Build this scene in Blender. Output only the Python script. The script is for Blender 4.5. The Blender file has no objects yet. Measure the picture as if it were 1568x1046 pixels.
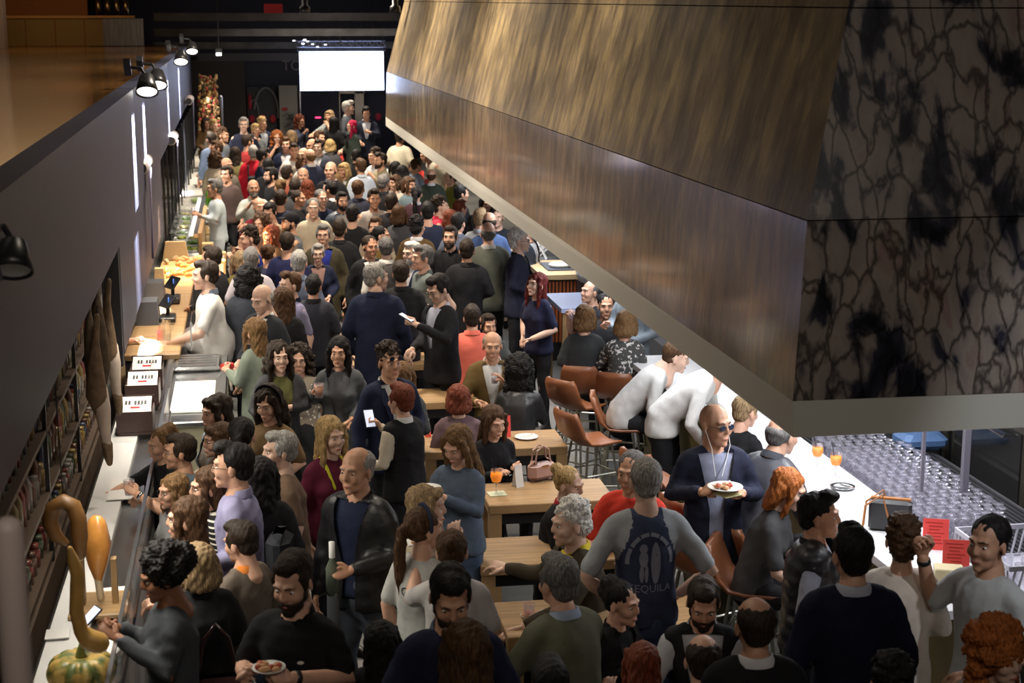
import bpy, math, random
import numpy as np
from mathutils import Matrix, Vector
random.seed(7)
SC = bpy.context.scene
COL = bpy.data.collections.new('hall')      # linked to the scene at the very end
# ---------------------------------------------------------------- camera, world, exposure
F = 2450.; VPX = 375.; VH = 20.; H = 4.23
PT = math.atan((523-VH)/F)
YW = math.atan((784-VPX)/(F*math.cos(PT)+(523-VH)*math.sin(PT)))
cam = bpy.data.cameras.new('camera'); co = bpy.data.objects.new('camera', cam); COL.objects.link(co)
co.location = (0, 0, H); co.rotation_euler = (math.pi/2-PT, 0, -YW)
cam.sensor_width = 36; cam.lens = F/1568*36; cam.clip_start = .05; cam.clip_end = 200
cam.dof.use_dof = True; cam.dof.focus_distance = 12; cam.dof.aperture_fstop = 3.8
SC.camera = co
W = bpy.data.worlds.new('hall'); SC.world = W; W.use_nodes = True
W.node_tree.nodes['Background'].inputs[0].default_value = (.5, .55, .7, 1)
W.node_tree.nodes['Background'].inputs[1].default_value = .007
SC.view_settings.view_transform = 'Standard'; SC.view_settings.look = 'None'
SC.view_settings.exposure = 0.0; SC.view_settings.gamma = 1.0; SC.view_settings.use_curve_mapping = False

def area(name, loc, sx, sy, power, col=(1, .9, .78), rot=(0, 0, 0), spread=None):
    l = bpy.data.lights.new(name, 'AREA'); l.shape = 'RECTANGLE'; l.size = sx; l.size_y = sy
    l.energy = power; l.color = col
    if spread: l.spread = math.radians(spread)
    o = bpy.data.objects.new(name, l); COL.objects.link(o); o.location = loc; o.rotation_euler = rot
    return o
def spot(name, loc, to, power, deg, col=(1, .9, .78), size=.05, blend=.5):
    l = bpy.data.lights.new(name, 'SPOT'); l.energy = power; l.color = col
    l.spot_size = math.radians(deg); l.spot_blend = blend; l.shadow_soft_size = size
    o = bpy.data.objects.new(name, l); COL.objects.link(o); o.location = loc
    o.rotation_euler = (Vector(to)-Vector(loc)).to_track_quat('-Z', 'Y').to_euler()
    return o
# ceiling lights over the crowd
WARM = (1, .86, .70)
for (x, y, pw) in ((.2, 9.0, 22), (1.0, 12.5, 105), (.9, 17.0, 265), (.8, 22.5, 340), (.9, 28, 380), (1.6, 34, 400)):
    area('ceiling_light', (x, y, 6.0), .6, .5, pw, WARM, (0, math.radians(-6), 0), 130)
# unseen fill lights added near the camera, to brighten near faces and front marble
area('front_fill', (-.2, 1.0, 6.2), 1.6, .8, 22, (1, .86, .70), (math.radians(58), 0, math.radians(-4)), 100)
area('front_fill', (3.6, -.5, 6.2), 1.6, .8, 18, (1, .92, .86), (math.radians(60), 0, math.radians(-6)), 100)
# cold spotlight over the near end of the bar
spot('bar_end_spot', (4.9, 3.1, 6.2), (4.1, 7.9, 1.2), 420, 27, (.90, .93, 1), .10, .6)
# white strips under the canopy, over the bar
for y in (9.2, 12.2, 15.6, 19.5, 24):
    area('bar_strip_light', (3.45, y, 2.22), .2, 2.4, 42, (.95, .96, 1), (0, math.radians(6), 0), 160)
area('bench_strip_light', (4.55, 10.0, 2.22), .2, 2.6, 24, (.92, .92, 1), (0, 0, 0), 120)
# white strips under the balcony edge, over the food counter
for y, pw in ((8.5, 26), (12.5, 30), (16, 30), (20, 22), (25, 26), (31, 26), (37, 26)):
    area('counter_strip_light', (-.90, y, 2.38), .10, 2.6, pw, (1, .93, .8), (0, math.radians(-26), 0), 105)

# ---------------------------------------------------------------- pixel to place
def ray(px, py):
    a = px-784; b = 523-py
    f = F*math.cos(PT)+b*math.sin(PT); u = -F*math.sin(PT)+b*math.cos(PT)
    return Vector((a*math.cos(YW)+f*math.sin(YW), -a*math.sin(YW)+f*math.cos(YW), u))
def PZ(px, py, z): d = ray(px, py); return Vector((0, 0, H))+d*((z-H)/d.z)
def PY(px, py, y): d = ray(px, py); return Vector((0, 0, H))+d*(y/d.y)
def PX(px, py, x): d = ray(px, py); return Vector((0, 0, H))+d*(x/d.x)
def floor_z(y): return min(max((y-21)/14, 0), 1)*.5

# ---------------------------------------------------------------- materials
MATS = {}
def nt(name):
    m = bpy.data.materials.new(name); m.use_nodes = True
    return m, m.node_tree.nodes, m.node_tree.links, m.node_tree.nodes['Principled BSDF']
def mat(name, col, rough=.6, metal=0, emit=0, trans=0, bump=0, bscale=60, var=0, vscale=8, coat=0, spec=.5, stretch=(1, 1, 1), alpha=1):
    if name in MATS: return MATS[name]
    m, N, L, b = nt(name)
    c = (*col, 1)
    b.inputs['Base Color'].default_value = c; b.inputs['Roughness'].default_value = rough
    b.inputs['Metallic'].default_value = metal; b.inputs['Specular IOR Level'].default_value = spec
    if coat: b.inputs['Coat Weight'].default_value = coat; b.inputs['Coat Roughness'].default_value = .1
    if emit: b.inputs['Emission Color'].default_value = c; b.inputs['Emission Strength'].default_value = emit
    if trans: b.inputs['Transmission Weight'].default_value = trans; b.inputs['IOR'].default_value = 1.3
    if alpha < 1: b.inputs['Alpha'].default_value = alpha
    if var or bump:
        tc = N.new('ShaderNodeTexCoord'); mp = N.new('ShaderNodeMapping'); L.new(tc.outputs['Object'], mp.inputs[0])
        mp.inputs['Scale'].default_value = stretch
    if var:
        n = N.new('ShaderNodeTexNoise'); n.inputs['Scale'].default_value = vscale; n.inputs['Detail'].default_value = 5
        r = N.new('ShaderNodeValToRGB'); L.new(mp.outputs[0], n.inputs[0]); L.new(n.outputs[0], r.inputs[0])
        r.color_ramp.elements[0].position = .3; r.color_ramp.elements[1].position = .72
        r.color_ramp.elements[0].color = (*[v*(1-var) for v in col], 1)
        r.color_ramp.elements[1].color = (*[min(1, v*(1+var)) for v in col], 1)
        L.new(r.outputs[0], b.inputs['Base Color'])
    if bump:
        n2 = N.new('ShaderNodeTexNoise'); n2.inputs['Scale'].default_value = bscale; n2.inputs['Detail'].default_value = 4
        bp = N.new('ShaderNodeBump'); bp.inputs['Strength'].default_value = bump; bp.inputs['Distance'].default_value = .01
        L.new(mp.outputs[0], n2.inputs[0]); L.new(n2.outputs[0], bp.inputs['Height']); L.new(bp.outputs[0], b.inputs['Normal'])
    MATS[name] = m
    return m
def cloth(col, pat=None):
    k = 'cloth_%02x%02x%02x_%s' % (int(col[0]*255), int(col[1]*255), int(col[2]*255), pat or 'plain')
    if k in MATS: return MATS[k]
    m = mat(k, col, .85, bump=.35, bscale=22, var=.12, vscale=9, spec=.2)
    if pat:
        N = m.node_tree.nodes; L = m.node_tree.links; b = N['Principled BSDF']
        tc = N.new('ShaderNodeTexCoord'); mx = N.new('ShaderNodeMixRGB')
        if pat == 'stripes':
            t = N.new('ShaderNodeTexWave'); t.bands_direction = 'Z'; t.inputs['Scale'].default_value = 9; o = t.outputs[1]; c2 = (.62, .6, .52, 1); lo, hi = .75, .85
        elif pat == 'plaid':
            t = N.new('ShaderNodeTexWave'); t.bands_direction = 'X'; t.inputs['Scale'].default_value = 6; o = t.outputs[1]; c2 = (col[0]*.4, col[1]*.4, col[2]*.4, 1); lo, hi = .6, .7
        elif pat == 'floral':
            t = N.new('ShaderNodeTexVoronoi'); t.inputs['Scale'].default_value = 22; o = t.outputs[0]; c2 = (.75, .70, .6, 1); lo, hi = .30, .24
        else:
            t = N.new('ShaderNodeTexNoise'); t.inputs['Scale'].default_value = 26; o = t.outputs[0]; c2 = (.6, .58, .55, 1); lo, hi = .56, .60
        L.new(tc.outputs['Object'], t.inputs[0]); r = N.new('ShaderNodeMapRange')
        r.inputs[1].default_value = lo; r.inputs[2].default_value = hi; L.new(o, r.inputs[0]); L.new(r.outputs[0], mx.inputs[0])
        mx.inputs[1].default_value = (*col, 1); mx.inputs[2].default_value = c2; L.new(mx.outputs[0], b.inputs['Base Color'])
    return m
def hairmat(name, col):
    k = 'hair_'+name
    if k in MATS: return MATS[k]
    m, N, L, b = nt(k)
    tc = N.new('ShaderNodeTexCoord'); mp = N.new('ShaderNodeMapping'); mp.inputs['Scale'].default_value = (1, 1, .12)
    n = N.new('ShaderNodeTexNoise'); n.inputs['Scale'].default_value = 150; n.inputs['Detail'].default_value = 3
    r = N.new('ShaderNodeValToRGB'); r.color_ramp.elements[0].position = .35; r.color_ramp.elements[1].position = .68
    r.color_ramp.elements[0].color = (*[v*.45 for v in col], 1); r.color_ramp.elements[1].color = (*[min(1, v*1.5) for v in col], 1)
    bp = N.new('ShaderNodeBump'); bp.inputs['Strength'].default_value = .8; bp.inputs['Distance'].default_value = .006
    L.new(tc.outputs['Object'], mp.inputs[0]); L.new(mp.outputs[0], n.inputs[0]); L.new(n.outputs[0], r.inputs[0])
    L.new(r.outputs[0], b.inputs['Base Color']); L.new(n.outputs[0], bp.inputs['Height']); L.new(bp.outputs[0], b.inputs['Normal'])
    b.inputs['Roughness'].default_value = .6; b.inputs['Specular IOR Level'].default_value = .22
    MATS[k] = m; return m
HAIR = {n: hairmat(n, c) for n, c in dict(black=(.012, .010, .010), dark=(.028, .018, .012), brown=(.075, .038, .018), light=(.17, .095, .04),
    blond=(.42, .28, .12), sandy=(.28, .19, .10), ginger=(.36, .11, .025), auburn=(.16, .04, .018), red=(.10, .014, .012), grey=(.30, .29, .27),
    dgrey=(.12, .115, .11), white=(.62, .60, .56), salt=(.17, .16, .15)).items()}
SKIN = [mat('skin_%d' % i, c, .5, var=.10, vscale=14, spec=.4) for i, c in enumerate([(.62, .36, .25), (.55, .30, .19), (.45, .235, .145), (.62, .40, .30), (.24, .105, .055)])]
LIP = mat('lip', (.42, .12, .10), .4); EYEW = mat('eye_white', (.75, .72, .68), .3); IRIS = mat('iris', (.03, .018, .012), .2)

# ---------------------------------------------------------------- mesh collecting
class MB:
    def __init__(s): s.v = []; s.f = []; s.m = []; s.mats = []; s.mi = 0
    def use(s, m):
        if m not in s.mats: s.mats.append(m)
        s.mi = s.mats.index(m); return s
    def add(s, V, Fc, T=None):
        o = len(s.v)
        if T is not None: V = [T @ Vector(p) for p in V]
        s.v += [tuple(p) for p in V]; s.f += [tuple(i+o for i in q) for q in Fc]; s.m += [s.mi]*len(Fc); return s
    def box(s, c, d, T=None, taper=1, rz=0, bev=0):
        x, y, z = d[0]/2, d[1]/2, d[2]/2
        ca, sa = math.cos(rz), math.sin(rz)
        V = []
        if bev:
            b = min(bev, x*.9, y*.9, z*.9)
            for (zz, k) in ((-z, b), (-z+b, 0), (z-b, 0), (z, b)):
                for (a, e) in ((x-b, -y), (x, -y+b), (x, y-b), (x-b, y), (-x+b, y), (-x, y-b), (-x, -y+b), (-x+b, -y)):
                    kx = (abs(a)-k*(abs(a) > x-b*.5 or k > 0))/max(abs(a), 1e-6) if k else 1
                    ky = (abs(e)-k)/max(abs(e), 1e-6) if k else 1
                    V.append((a*kx, e*ky, zz))
            Fc = [tuple(range(7, -1, -1)), tuple(range(24, 32))]
            for r in range(3):
                for i in range(8): Fc.append((r*8+i, r*8+(i+1) % 8, r*8+8+(i+1) % 8, r*8+8+i))
        else:
            for zz in (-z, z):
                t = taper if zz > 0 else 1
                V += [(-x*t, -y*t, zz), (x*t, -y*t, zz), (x*t, y*t, zz), (-x*t, y*t, zz)]
            Fc = [(3, 2, 1, 0), (4, 5, 6, 7), (0, 1, 5, 4), (1, 2, 6, 5), (2, 3, 7, 6), (3, 0, 4, 7)]
        V = [(c[0]+p[0]*ca-p[1]*sa, c[1]+p[0]*sa+p[1]*ca, c[2]+p[2]) for p in V]
        return s.add(V, Fc, T)
    def rings(s, R, cap=True, T=None, closed=True):
        n = len(R[0]); V = [p for r in R for p in r]; Fc = []
        for k in range(len(R)-1):
            for i in range(n if closed else n-1):
                j = (i+1) % n; Fc.append((k*n+i, k*n+j, k*n+n+j, k*n+n+i))
        if cap: Fc += [tuple(range(n-1, -1, -1)), tuple(range((len(R)-1)*n, len(R)*n))]
        return s.add(V, Fc, T)
    def tube(s, P, R, n=10, T=None, flat=1.0, round_=True):
        P = [Vector(p) for p in P]
        if not isinstance(R, (list, tuple)): R = [R]*len(P)
        R = list(R)
        if round_:
            d0 = (P[0]-P[1]).normalized(); d1 = (P[-1]-P[-2]).normalized()
            P = [P[0]+d0*R[0]*.85, P[0]+d0*R[0]*.5]+P+[P[-1]+d1*R[-1]*.5, P[-1]+d1*R[-1]*.85]
            R = [R[0]*.35, R[0]*.8]+R+[R[-1]*.8, R[-1]*.35]
        rg = []; up = None
        for i, p in enumerate(P):
            t = (P[min(i+1, len(P)-1)]-P[max(i-1, 0)]).normalized()
            if up is None: up = t.orthogonal().normalized()
            up = (up-t*up.dot(t)).normalized(); sd = t.cross(up)
            rg.append([tuple(p+(up*math.cos(a)*flat+sd*math.sin(a))*R[i]) for a in [2*math.pi*k/n for k in range(n)]])
        return s.rings(rg, True, T)
    def ell(s, c, r, T=None, n=12, m=8, rot=None):
        V = [(0, 0, -1)]; Fc = []
        for j in range(1, m):
            th = math.pi*j/m-math.pi/2
            for i in range(n): V.append((math.cos(th)*math.cos(2*math.pi*i/n), math.cos(th)*math.sin(2*math.pi*i/n), math.sin(th)))
        V.append((0, 0, 1)); L = len(V)-1
        for i in range(n):
            j = (i+1) % n; Fc.append((0, 1+j, 1+i)); Fc.append((L, L-n+i, L-n+j))
            for k in range(m-2): Fc.append((1+k*n+i, 1+k*n+j, 1+k*n+n+j, 1+k*n+n+i))
        M = Matrix.Translation(c) @ (rot or Matrix.Identity(4)) @ Matrix.Diagonal((*r, 1))
        return s.add([M @ Vector(p) for p in V], Fc, T)
    def lathe(s, prof, c=(0, 0, 0), n=20, T=None, cap=False):
        R = [[(c[0]+r*math.cos(2*math.pi*i/n), c[1]+r*math.sin(2*math.pi*i/n), c[2]+z) for i in range(n)] for (r, z) in prof]
        return s.rings(R, cap, T)
    def build(s, name, parent=None, smooth=False, mats=None):
        me = bpy.data.meshes.new(name); me.from_pydata(s.v, [], s.f)
        for m in (mats or s.mats): me.materials.append(m)
        if len(s.mats) > 1: me.polygons.foreach_set('material_index', s.m)
        if smooth: me.polygons.foreach_set('use_smooth', [True]*len(me.polygons))
        me.update()
        o = bpy.data.objects.new(name, me); COL.objects.link(o)
        if parent: o.parent = parent
        return o
def tag(o, label, cat, group=None, kind=None):
    if label: o['label'] = label
    if cat: o['category'] = cat
    if group: o['group'] = group
    if kind: o['kind'] = kind
    return o
def struct(o): o['kind'] = 'structure'; return o
def empty(name, loc, rz=0):
    o = bpy.data.objects.new(name, None); COL.objects.link(o); o.location = loc; o.rotation_euler = (0, 0, rz); o.empty_display_size = .1
    return o
def dup(r, loc=None, rz=None):
    c = r.copy(); COL.objects.link(c)
    if loc is not None: c.location = loc
    if rz is not None: c.rotation_euler = (0, 0, rz)
    for ch in list(r.children):
        k = ch.copy(); COL.objects.link(k); k.parent = c
        for g in list(ch.children):
            q = g.copy(); COL.objects.link(q); q.parent = k
    return c
# voxel union of overlapping closed shapes into one continuous skin
def union(mb, vox, it=2):
    me = bpy.data.meshes.new('t'); me.from_pydata(mb.v, [], mb.f); me.update()
    o = bpy.data.objects.new('t', me); SC.collection.objects.link(o)
    md = o.modifiers.new('r', 'REMESH'); md.mode = 'VOXEL'; md.voxel_size = vox; md.adaptivity = 0
    dg = bpy.context.evaluated_depsgraph_get()
    ev = o.evaluated_get(dg).to_mesh()
    V = np.empty(len(ev.vertices)*3, 'f'); ev.vertices.foreach_get('co', V); V = V.reshape(-1, 3).astype(float)
    Fc = [tuple(p.vertices) for p in ev.polygons]
    bpy.data.objects.remove(o); bpy.data.meshes.remove(me)
    E = np.array(list({(min(a, b), max(a, b)) for f in Fc for a, b in zip(f, f[1:]+f[:1])}))
    cnt = np.bincount(E.ravel(), minlength=len(V))[:, None]
    for _ in range(it):
        S = np.zeros_like(V); np.add.at(S, E[:, 0], V[E[:, 1]]); np.add.at(S, E[:, 1], V[E[:, 0]])
        V = V*.4+S/np.maximum(cnt, 1)*.6
    return V, Fc
def wob(V, amp, fr, seed):
    rs = np.random.RandomState(seed); out = np.zeros(len(V))
    for k in range(6):
        d = rs.randn(3)*fr*(.6+.5*k/3); out += np.sin(V @ d+rs.rand()*6+1.5*np.sin(V @ (rs.randn(3)*fr*.5)))
    return out*amp/3
def nrm(V, Fc):
    N = np.zeros_like(V)
    A = np.array([f[:3] for f in Fc]); n = np.cross(V[A[:, 1]]-V[A[:, 0]], V[A[:, 2]]-V[A[:, 0]])
    for k in range(3): np.add.at(N, A[:, k], n)
    return N/np.maximum(np.linalg.norm(N, axis=1), 1e-9)[:, None]
# ---------------------------------------------------------------- people: heads, hands, hair
def head_proto(fem):
    b = MB(); j = .9 if fem else 1
    b.ell((0, .018, .035), (.076, .096, .086)); b.ell((0, -.03, -.012), (.064*j, .062, .082))
    b.ell((0, -.036, -.066), (.052*j, .05, .04)); b.ell((0, -.072, -.092), (.022*j, .018, .018))
    b.tube([(0, -.084, .026), (0, -.100, -.016)], [.0085, .0125], 8); b.ell((0, -.097, -.020), (.0155, .011, .009))
    for s in (-1, 1):
        b.ell((s*.076, .012, -.008), (.009, .02, .032), rot=Matrix.Rotation(s*.25, 4, 'Z'))
        b.ell((s*.034, -.058, -.022), (.028, .028, .028)); b.tube([(s*.012, -.082, .034), (s*.040, -.072, .034)], .0125, 6)
    b.tube([(-.016, -.082, -.058), (0, -.088, -.058), (.016, -.082, -.058)], .0095, 6)
    b.tube([(0, .018, -.05), (0, .03, -.13), (0, .035, -.2)], [.05*j+.004, .052*j, .066*j], 14)
    V, Fc = union(b, .0062, 4)
    for s in (-1, 1):
        d = np.linalg.norm((V-np.array([s*.031, -.084, .010]))/np.array([.017, .03, .011]), axis=1)
        V[:, 1] += .007*np.exp(-d*d)
    return V, Fc
HEADS = {False: head_proto(False), True: head_proto(True)}
def hand_proto(kind):
    b = MB(); curl = {'relax': .45, 'grip': 1.0, 'flat': .12}[kind]
    b.tube([(0, -.03, 0), (0, 0, 0)], [.026, .025], 10, flat=.72)
    b.tube([(0, .01, 0), (.002, .05, 0), (.002, .085, .002)], [.030, .040, .040], 12, flat=.42)
    for i, (x, L) in enumerate(((.031, .072), (.011, .080), (-.010, .074), (-.030, .058))):
        p = Vector((x, .085, .001)); a = .1+.05*i*curl; P = [p-Vector((0, .02, 0))]
        P.append(p.copy())
        for k, l in enumerate((.46, .30, .24)):
            a += curl*(.75+.12*i)*(1 if k else .75); p = p+Vector((x*.12*l, math.cos(a)*L*l, -math.sin(a)*L*l)); P.append(p.copy())
        b.tube(P, [.0095, .0098, .009, .0083, .0072], 8)
    t = [(.018, .02, -.006), (.042, .045, -.016-.006*curl), (.052-.012*curl, .075, -.026-.022*curl), (.048-.026*curl, .097, -.032-.03*curl)]
    b.tube(t, [.014, .013, .011, .009], 8)
    return union(b, .0048, 1)
HANDS = {k: hand_proto(k) for k in ('relax', 'grip', 'flat')}
HP = {}
def hair_proto(style):
    if style in HP: return HP[style]
    b = MB(); amp = .003; rs = np.random.RandomState(len(style)+3); vox = .008; fr = 60
    def cap(): b.ell((0, .03, .047), (.083, .095, .086), n=16, m=10)
    if style == 'short': cap(); b.ell((0, -.022, .102), (.058, .062, .036)); b.ell((0, .055, -.01), (.066, .062, .065)); [b.ell((s*.069, -.01, .03), (.012, .035, .045)) for s in (-1, 1)]
    elif style == 'buzz': b.ell((0, .029, .046), (.0815, .095, .0855), n=16, m=10); b.ell((0, .05, -.01), (.064, .062, .06))
    elif style == 'quiff': cap(); b.ell((0, -.035, .112), (.056, .058, .036)); b.ell((.012, -.06, .105), (.04, .035, .028)); b.ell((0, .055, -.01), (.066, .062, .065))
    elif style == 'ring': b.ell((0, .036, .008), (.083, .086, .058), n=16); b.ell((0, .06, -.02), (.062, .055, .05)); amp = .002
    elif style == 'thin': b.ell((0, .032, .038), (.083, .092, .068), n=16); b.ell((0, .055, -.01), (.066, .062, .06))
    elif style == 'messy':
        cap(); amp = .006
        for k in range(34):
            a = rs.rand()*6.28; t = rs.rand()*1.3
            b.ell((.078*math.cos(a)*math.sin(t), .03+.088*math.sin(a)*math.sin(t), .055+.085*math.cos(t)), (.026, .026, .02), n=8, m=5)
        b.ell((0, .06, -.015), (.072, .066, .07))
    elif style in ('bob', 'long', 'wavy', 'straight', 'bangs', 'shaggy'):
        b.ell((0, .03, .05), (.09, .102, .09), n=16, m=10); amp = .0045
        bot = {'bob': -.11, 'bangs': -.12, 'shaggy': -.15, 'long': -.34, 'wavy': -.27, 'straight': -.24}[style]
        w = .098 if style in ('wavy', 'shaggy') else .09
        R = []
        for k in range(6):
            u = k/5; z = .05+(bot-.05)*u; ry = .078*(1-u)+.042*u; cy = .035+.05*u; ww = w*(1+.22*math.sin(u*3.1)) if style in ('wavy', 'bob', 'shaggy') else w*(1+.06*u)
            if u == 1: ww *= .75; ry *= .7
            R.append([(ww*math.cos(a), cy+ry*math.sin(a), z) for a in [2*math.pi*i/18 for i in range(18)]])
        b.rings([r[::-1] for r in R])
        fb = max(bot, -.24) if style != 'bob' else -.1
        for s in (-1, 1): b.tube([(s*.07, -.028, .07), (s*.083, -.03, .0), (s*.085, -.03, fb*.55), (s*.082, -.02, fb)], [.022, .023, .024, .014], 8)
        if style == 'bangs' or style == 'bob': b.ell((0, -.055, .09), (.062, .038, .03)); 
        if style == 'wavy':
            amp = .009; fr = 40
            for k in range(30): b.ell((rs.choice([-1, 1])*(.06+.05*rs.rand()), .0+.09*rs.rand(), -.24+.26*rs.rand()), (.026, .028, .034), n=8, m=5)
    elif style in ('pony', 'bun', 'updo'):
        b.ell((0, .03, .046), (.083, .097, .086), n=16, m=10); b.ell((0, .045, -.005), (.07, .066, .05))
        if style == 'pony': b.tube([(0, .105, .05), (0, .14, .02), (.004, .15, -.10), (.008, .145, -.24), (.01, .14, -.34)], [.028, .038, .042, .038, .016], 10, flat=.75)
        elif style == 'bun': b.ell((0, .12, .085), (.045, .042, .042))
        else: b.ell((0, .085, .10), (.06, .055, .045)); b.ell((0, .11, .05), (.05, .045, .05))
        amp = .004
    elif style in ('curly', 'afro', 'bigcurl'):
        R0 = {'curly': .095, 'afro': .105, 'bigcurl': .12}[style]; b.ell((0, .035, .045), (R0, R0+.008, R0), n=16, m=10); amp = .008; fr = 90
        for k in range(70):
            a = rs.rand()*6.28; t = rs.rand()*2.0; r = R0
            x, y, z = r*math.cos(a)*math.sin(t), .035+r*math.sin(a)*math.sin(t), .045+r*math.cos(t)
            if y < -.045 and z < .09: continue
            b.ell((x, y, z), (.024, .024, .024), n=8, m=5)
        if style != 'afro':
            for k in range(40):
                b.ell((rs.choice([-1, 1])*(.07+.05*rs.rand()), .0+.08*rs.rand(), -.15+.18*rs.rand()), (.026, .026, .026), n=8, m=5)
            b.ell((0, .07, -.07), (.1, .05, .1))
        else: b.ell((0, .13, .06), (.07, .06, .07))
    elif style == 'cap':
        b.ell((0, .03, .05), (.086, .1, .082), n=16, m=10); b.ell((0, -.10, .068), (.06, .05, .008)); amp = 0; vox = .006
    elif style == 'beanie': b.ell((0, .03, .055), (.088, .1, .088), n=16, m=10); b.ell((0, .04, .02), (.087, .098, .06)); amp = .002
    elif style == 'scarf':
        b.ell((0, .03, .045), (.09, .1, .09), n=16, m=10); b.ell((0, .05, -.08), (.085, .06, .12)); b.tube([(.06, -.03, .03), (.07, -.04, -.1), (.06, -.07, -.3)], [.03, .035, .03], 8); amp = .004; fr = 30
    elif style == 'beard':
        b.ell((0, -.040, -.066), (.0585, .054, .045)); b.ell((0, -.074, -.09), (.032, .026, .028)); [b.ell((s*.058, -.014, -.035), (.01, .022, .035)) for s in (-1, 1)]
        b.tube([(-.026, -.083, -.054), (-.014, -.089, -.047), (.014, -.089, -.047), (.026, -.083, -.054)], .0058, 6); amp = .0018; vox = .006
    V, Fc = union(b, vox, 1)
    if amp: V = V+nrm(V, Fc)*(wob(V*np.array([1, 1, .35]) if style not in ('curly', 'afro', 'bigcurl', 'messy') else V, amp, fr*2.2, 5))[:, None]
    me = bpy.data.meshes.new('hair_'+style); me.from_pydata(V.tolist(), [], Fc)
    me.polygons.foreach_set('use_smooth', [True]*len(me.polygons)); me.materials.append(HAIR['dark']); me.update()
    HP[style] = me; return me
def tri_mesh(name, V, Fc, mats, mi=None, parent=None):
    me = bpy.data.meshes.new(name); me.from_pydata(V if isinstance(V, list) else V.tolist(), [], Fc)
    for m in mats: me.materials.append(m)
    if mi is not None: me.polygons.foreach_set('material_index', mi)
    me.polygons.foreach_set('use_smooth', [True]*len(me.polygons)); me.update()
    o = bpy.data.objects.new(name, me); COL.objects.link(o)
    if parent: o.parent = parent
    return o
SHOE = None
def shoe_mesh():
    global SHOE
    if SHOE is None:
        b = MB(); b.tube([(0, .05, .05), (0, -.02, .045), (0, -.12, .03), (0, -.16, .025)], [.042, .044, .04, .028], 10, flat=.9); b.tube([(0, .03, .05), (0, .02, .12)], [.045, .042], 10); b.box((0, -.05, .01), (.08, .26, .02))
        V, Fc = union(b, .012, 1)
        me = bpy.data.meshes.new('shoe'); me.from_pydata(V.tolist(), [], Fc); me.polygons.foreach_set('use_smooth', [True]*len(me.polygons))
        me.materials.append(mat('shoe_black', (.015, .014, .013), .4)); SHOE = me
    return SHOE
# elbow, wrist (for the side at +x), hand shape, palm turn
ARM = {'d': ((.25, .03, 1.15), (.26, -.06, .90), 'relax', 0), 'h': ((.26, .03, 1.17), (.13, -.22, 1.10), 'relax', 0),
       'k': ((.26, -.13, 1.20), (.09, -.24, 1.40), 'grip', 1), 'p': ((.25, 0, 1.17), (.11, -.25, 1.16), 'grip', 1),
       'f': ((.24, -.06, 1.18), (.07, -.29, 1.27), 'grip', 1), 'x': ((.25, -.04, 1.17), (-.02, -.20, 1.21), 'relax', 0),
       'w': ((.34, .10, 1.17), (.20, -.02, 1.02), 'relax', 0), 't': ((.26, -.14, 1.17), (.15, -.36, 1.10), 'relax', 0),
       'r': ((.27, -.20, 1.27), (.22, -.44, 1.22), 'flat', 0), 'c': ((.24, -.2, 1.2), (.07, -.17, 1.44), 'relax', 1),
       'o': ((.32, -.10, 1.22), (.50, -.25, 1.24), 'relax', 0), 'u': ((.30, -.05, 1.25), (.30, -.12, 1.50), 'grip', 1),
       'F': ((.25, -.04, 1.20), (.07, -.27, 1.38), 'grip', 1), 'q': ((.24, -.10, 1.2), (.09, -.33, 1.36), 'grip', 1),
       'P': ((.26, -.02, 1.2), (.12, -.28, 1.30), 'grip', 1), 'v': ((.27, 0, 1.2), (.19, -.22, 1.33), 'grip', 1), 'R': ((.27, -.18, 1.3), (.20, -.36, 1.48), 'flat', 0),
       'b': ((.26, .14, 1.17), (.06, .17, 1.02), 'relax', 0)}
INFO = {}
ALLP = []
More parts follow.
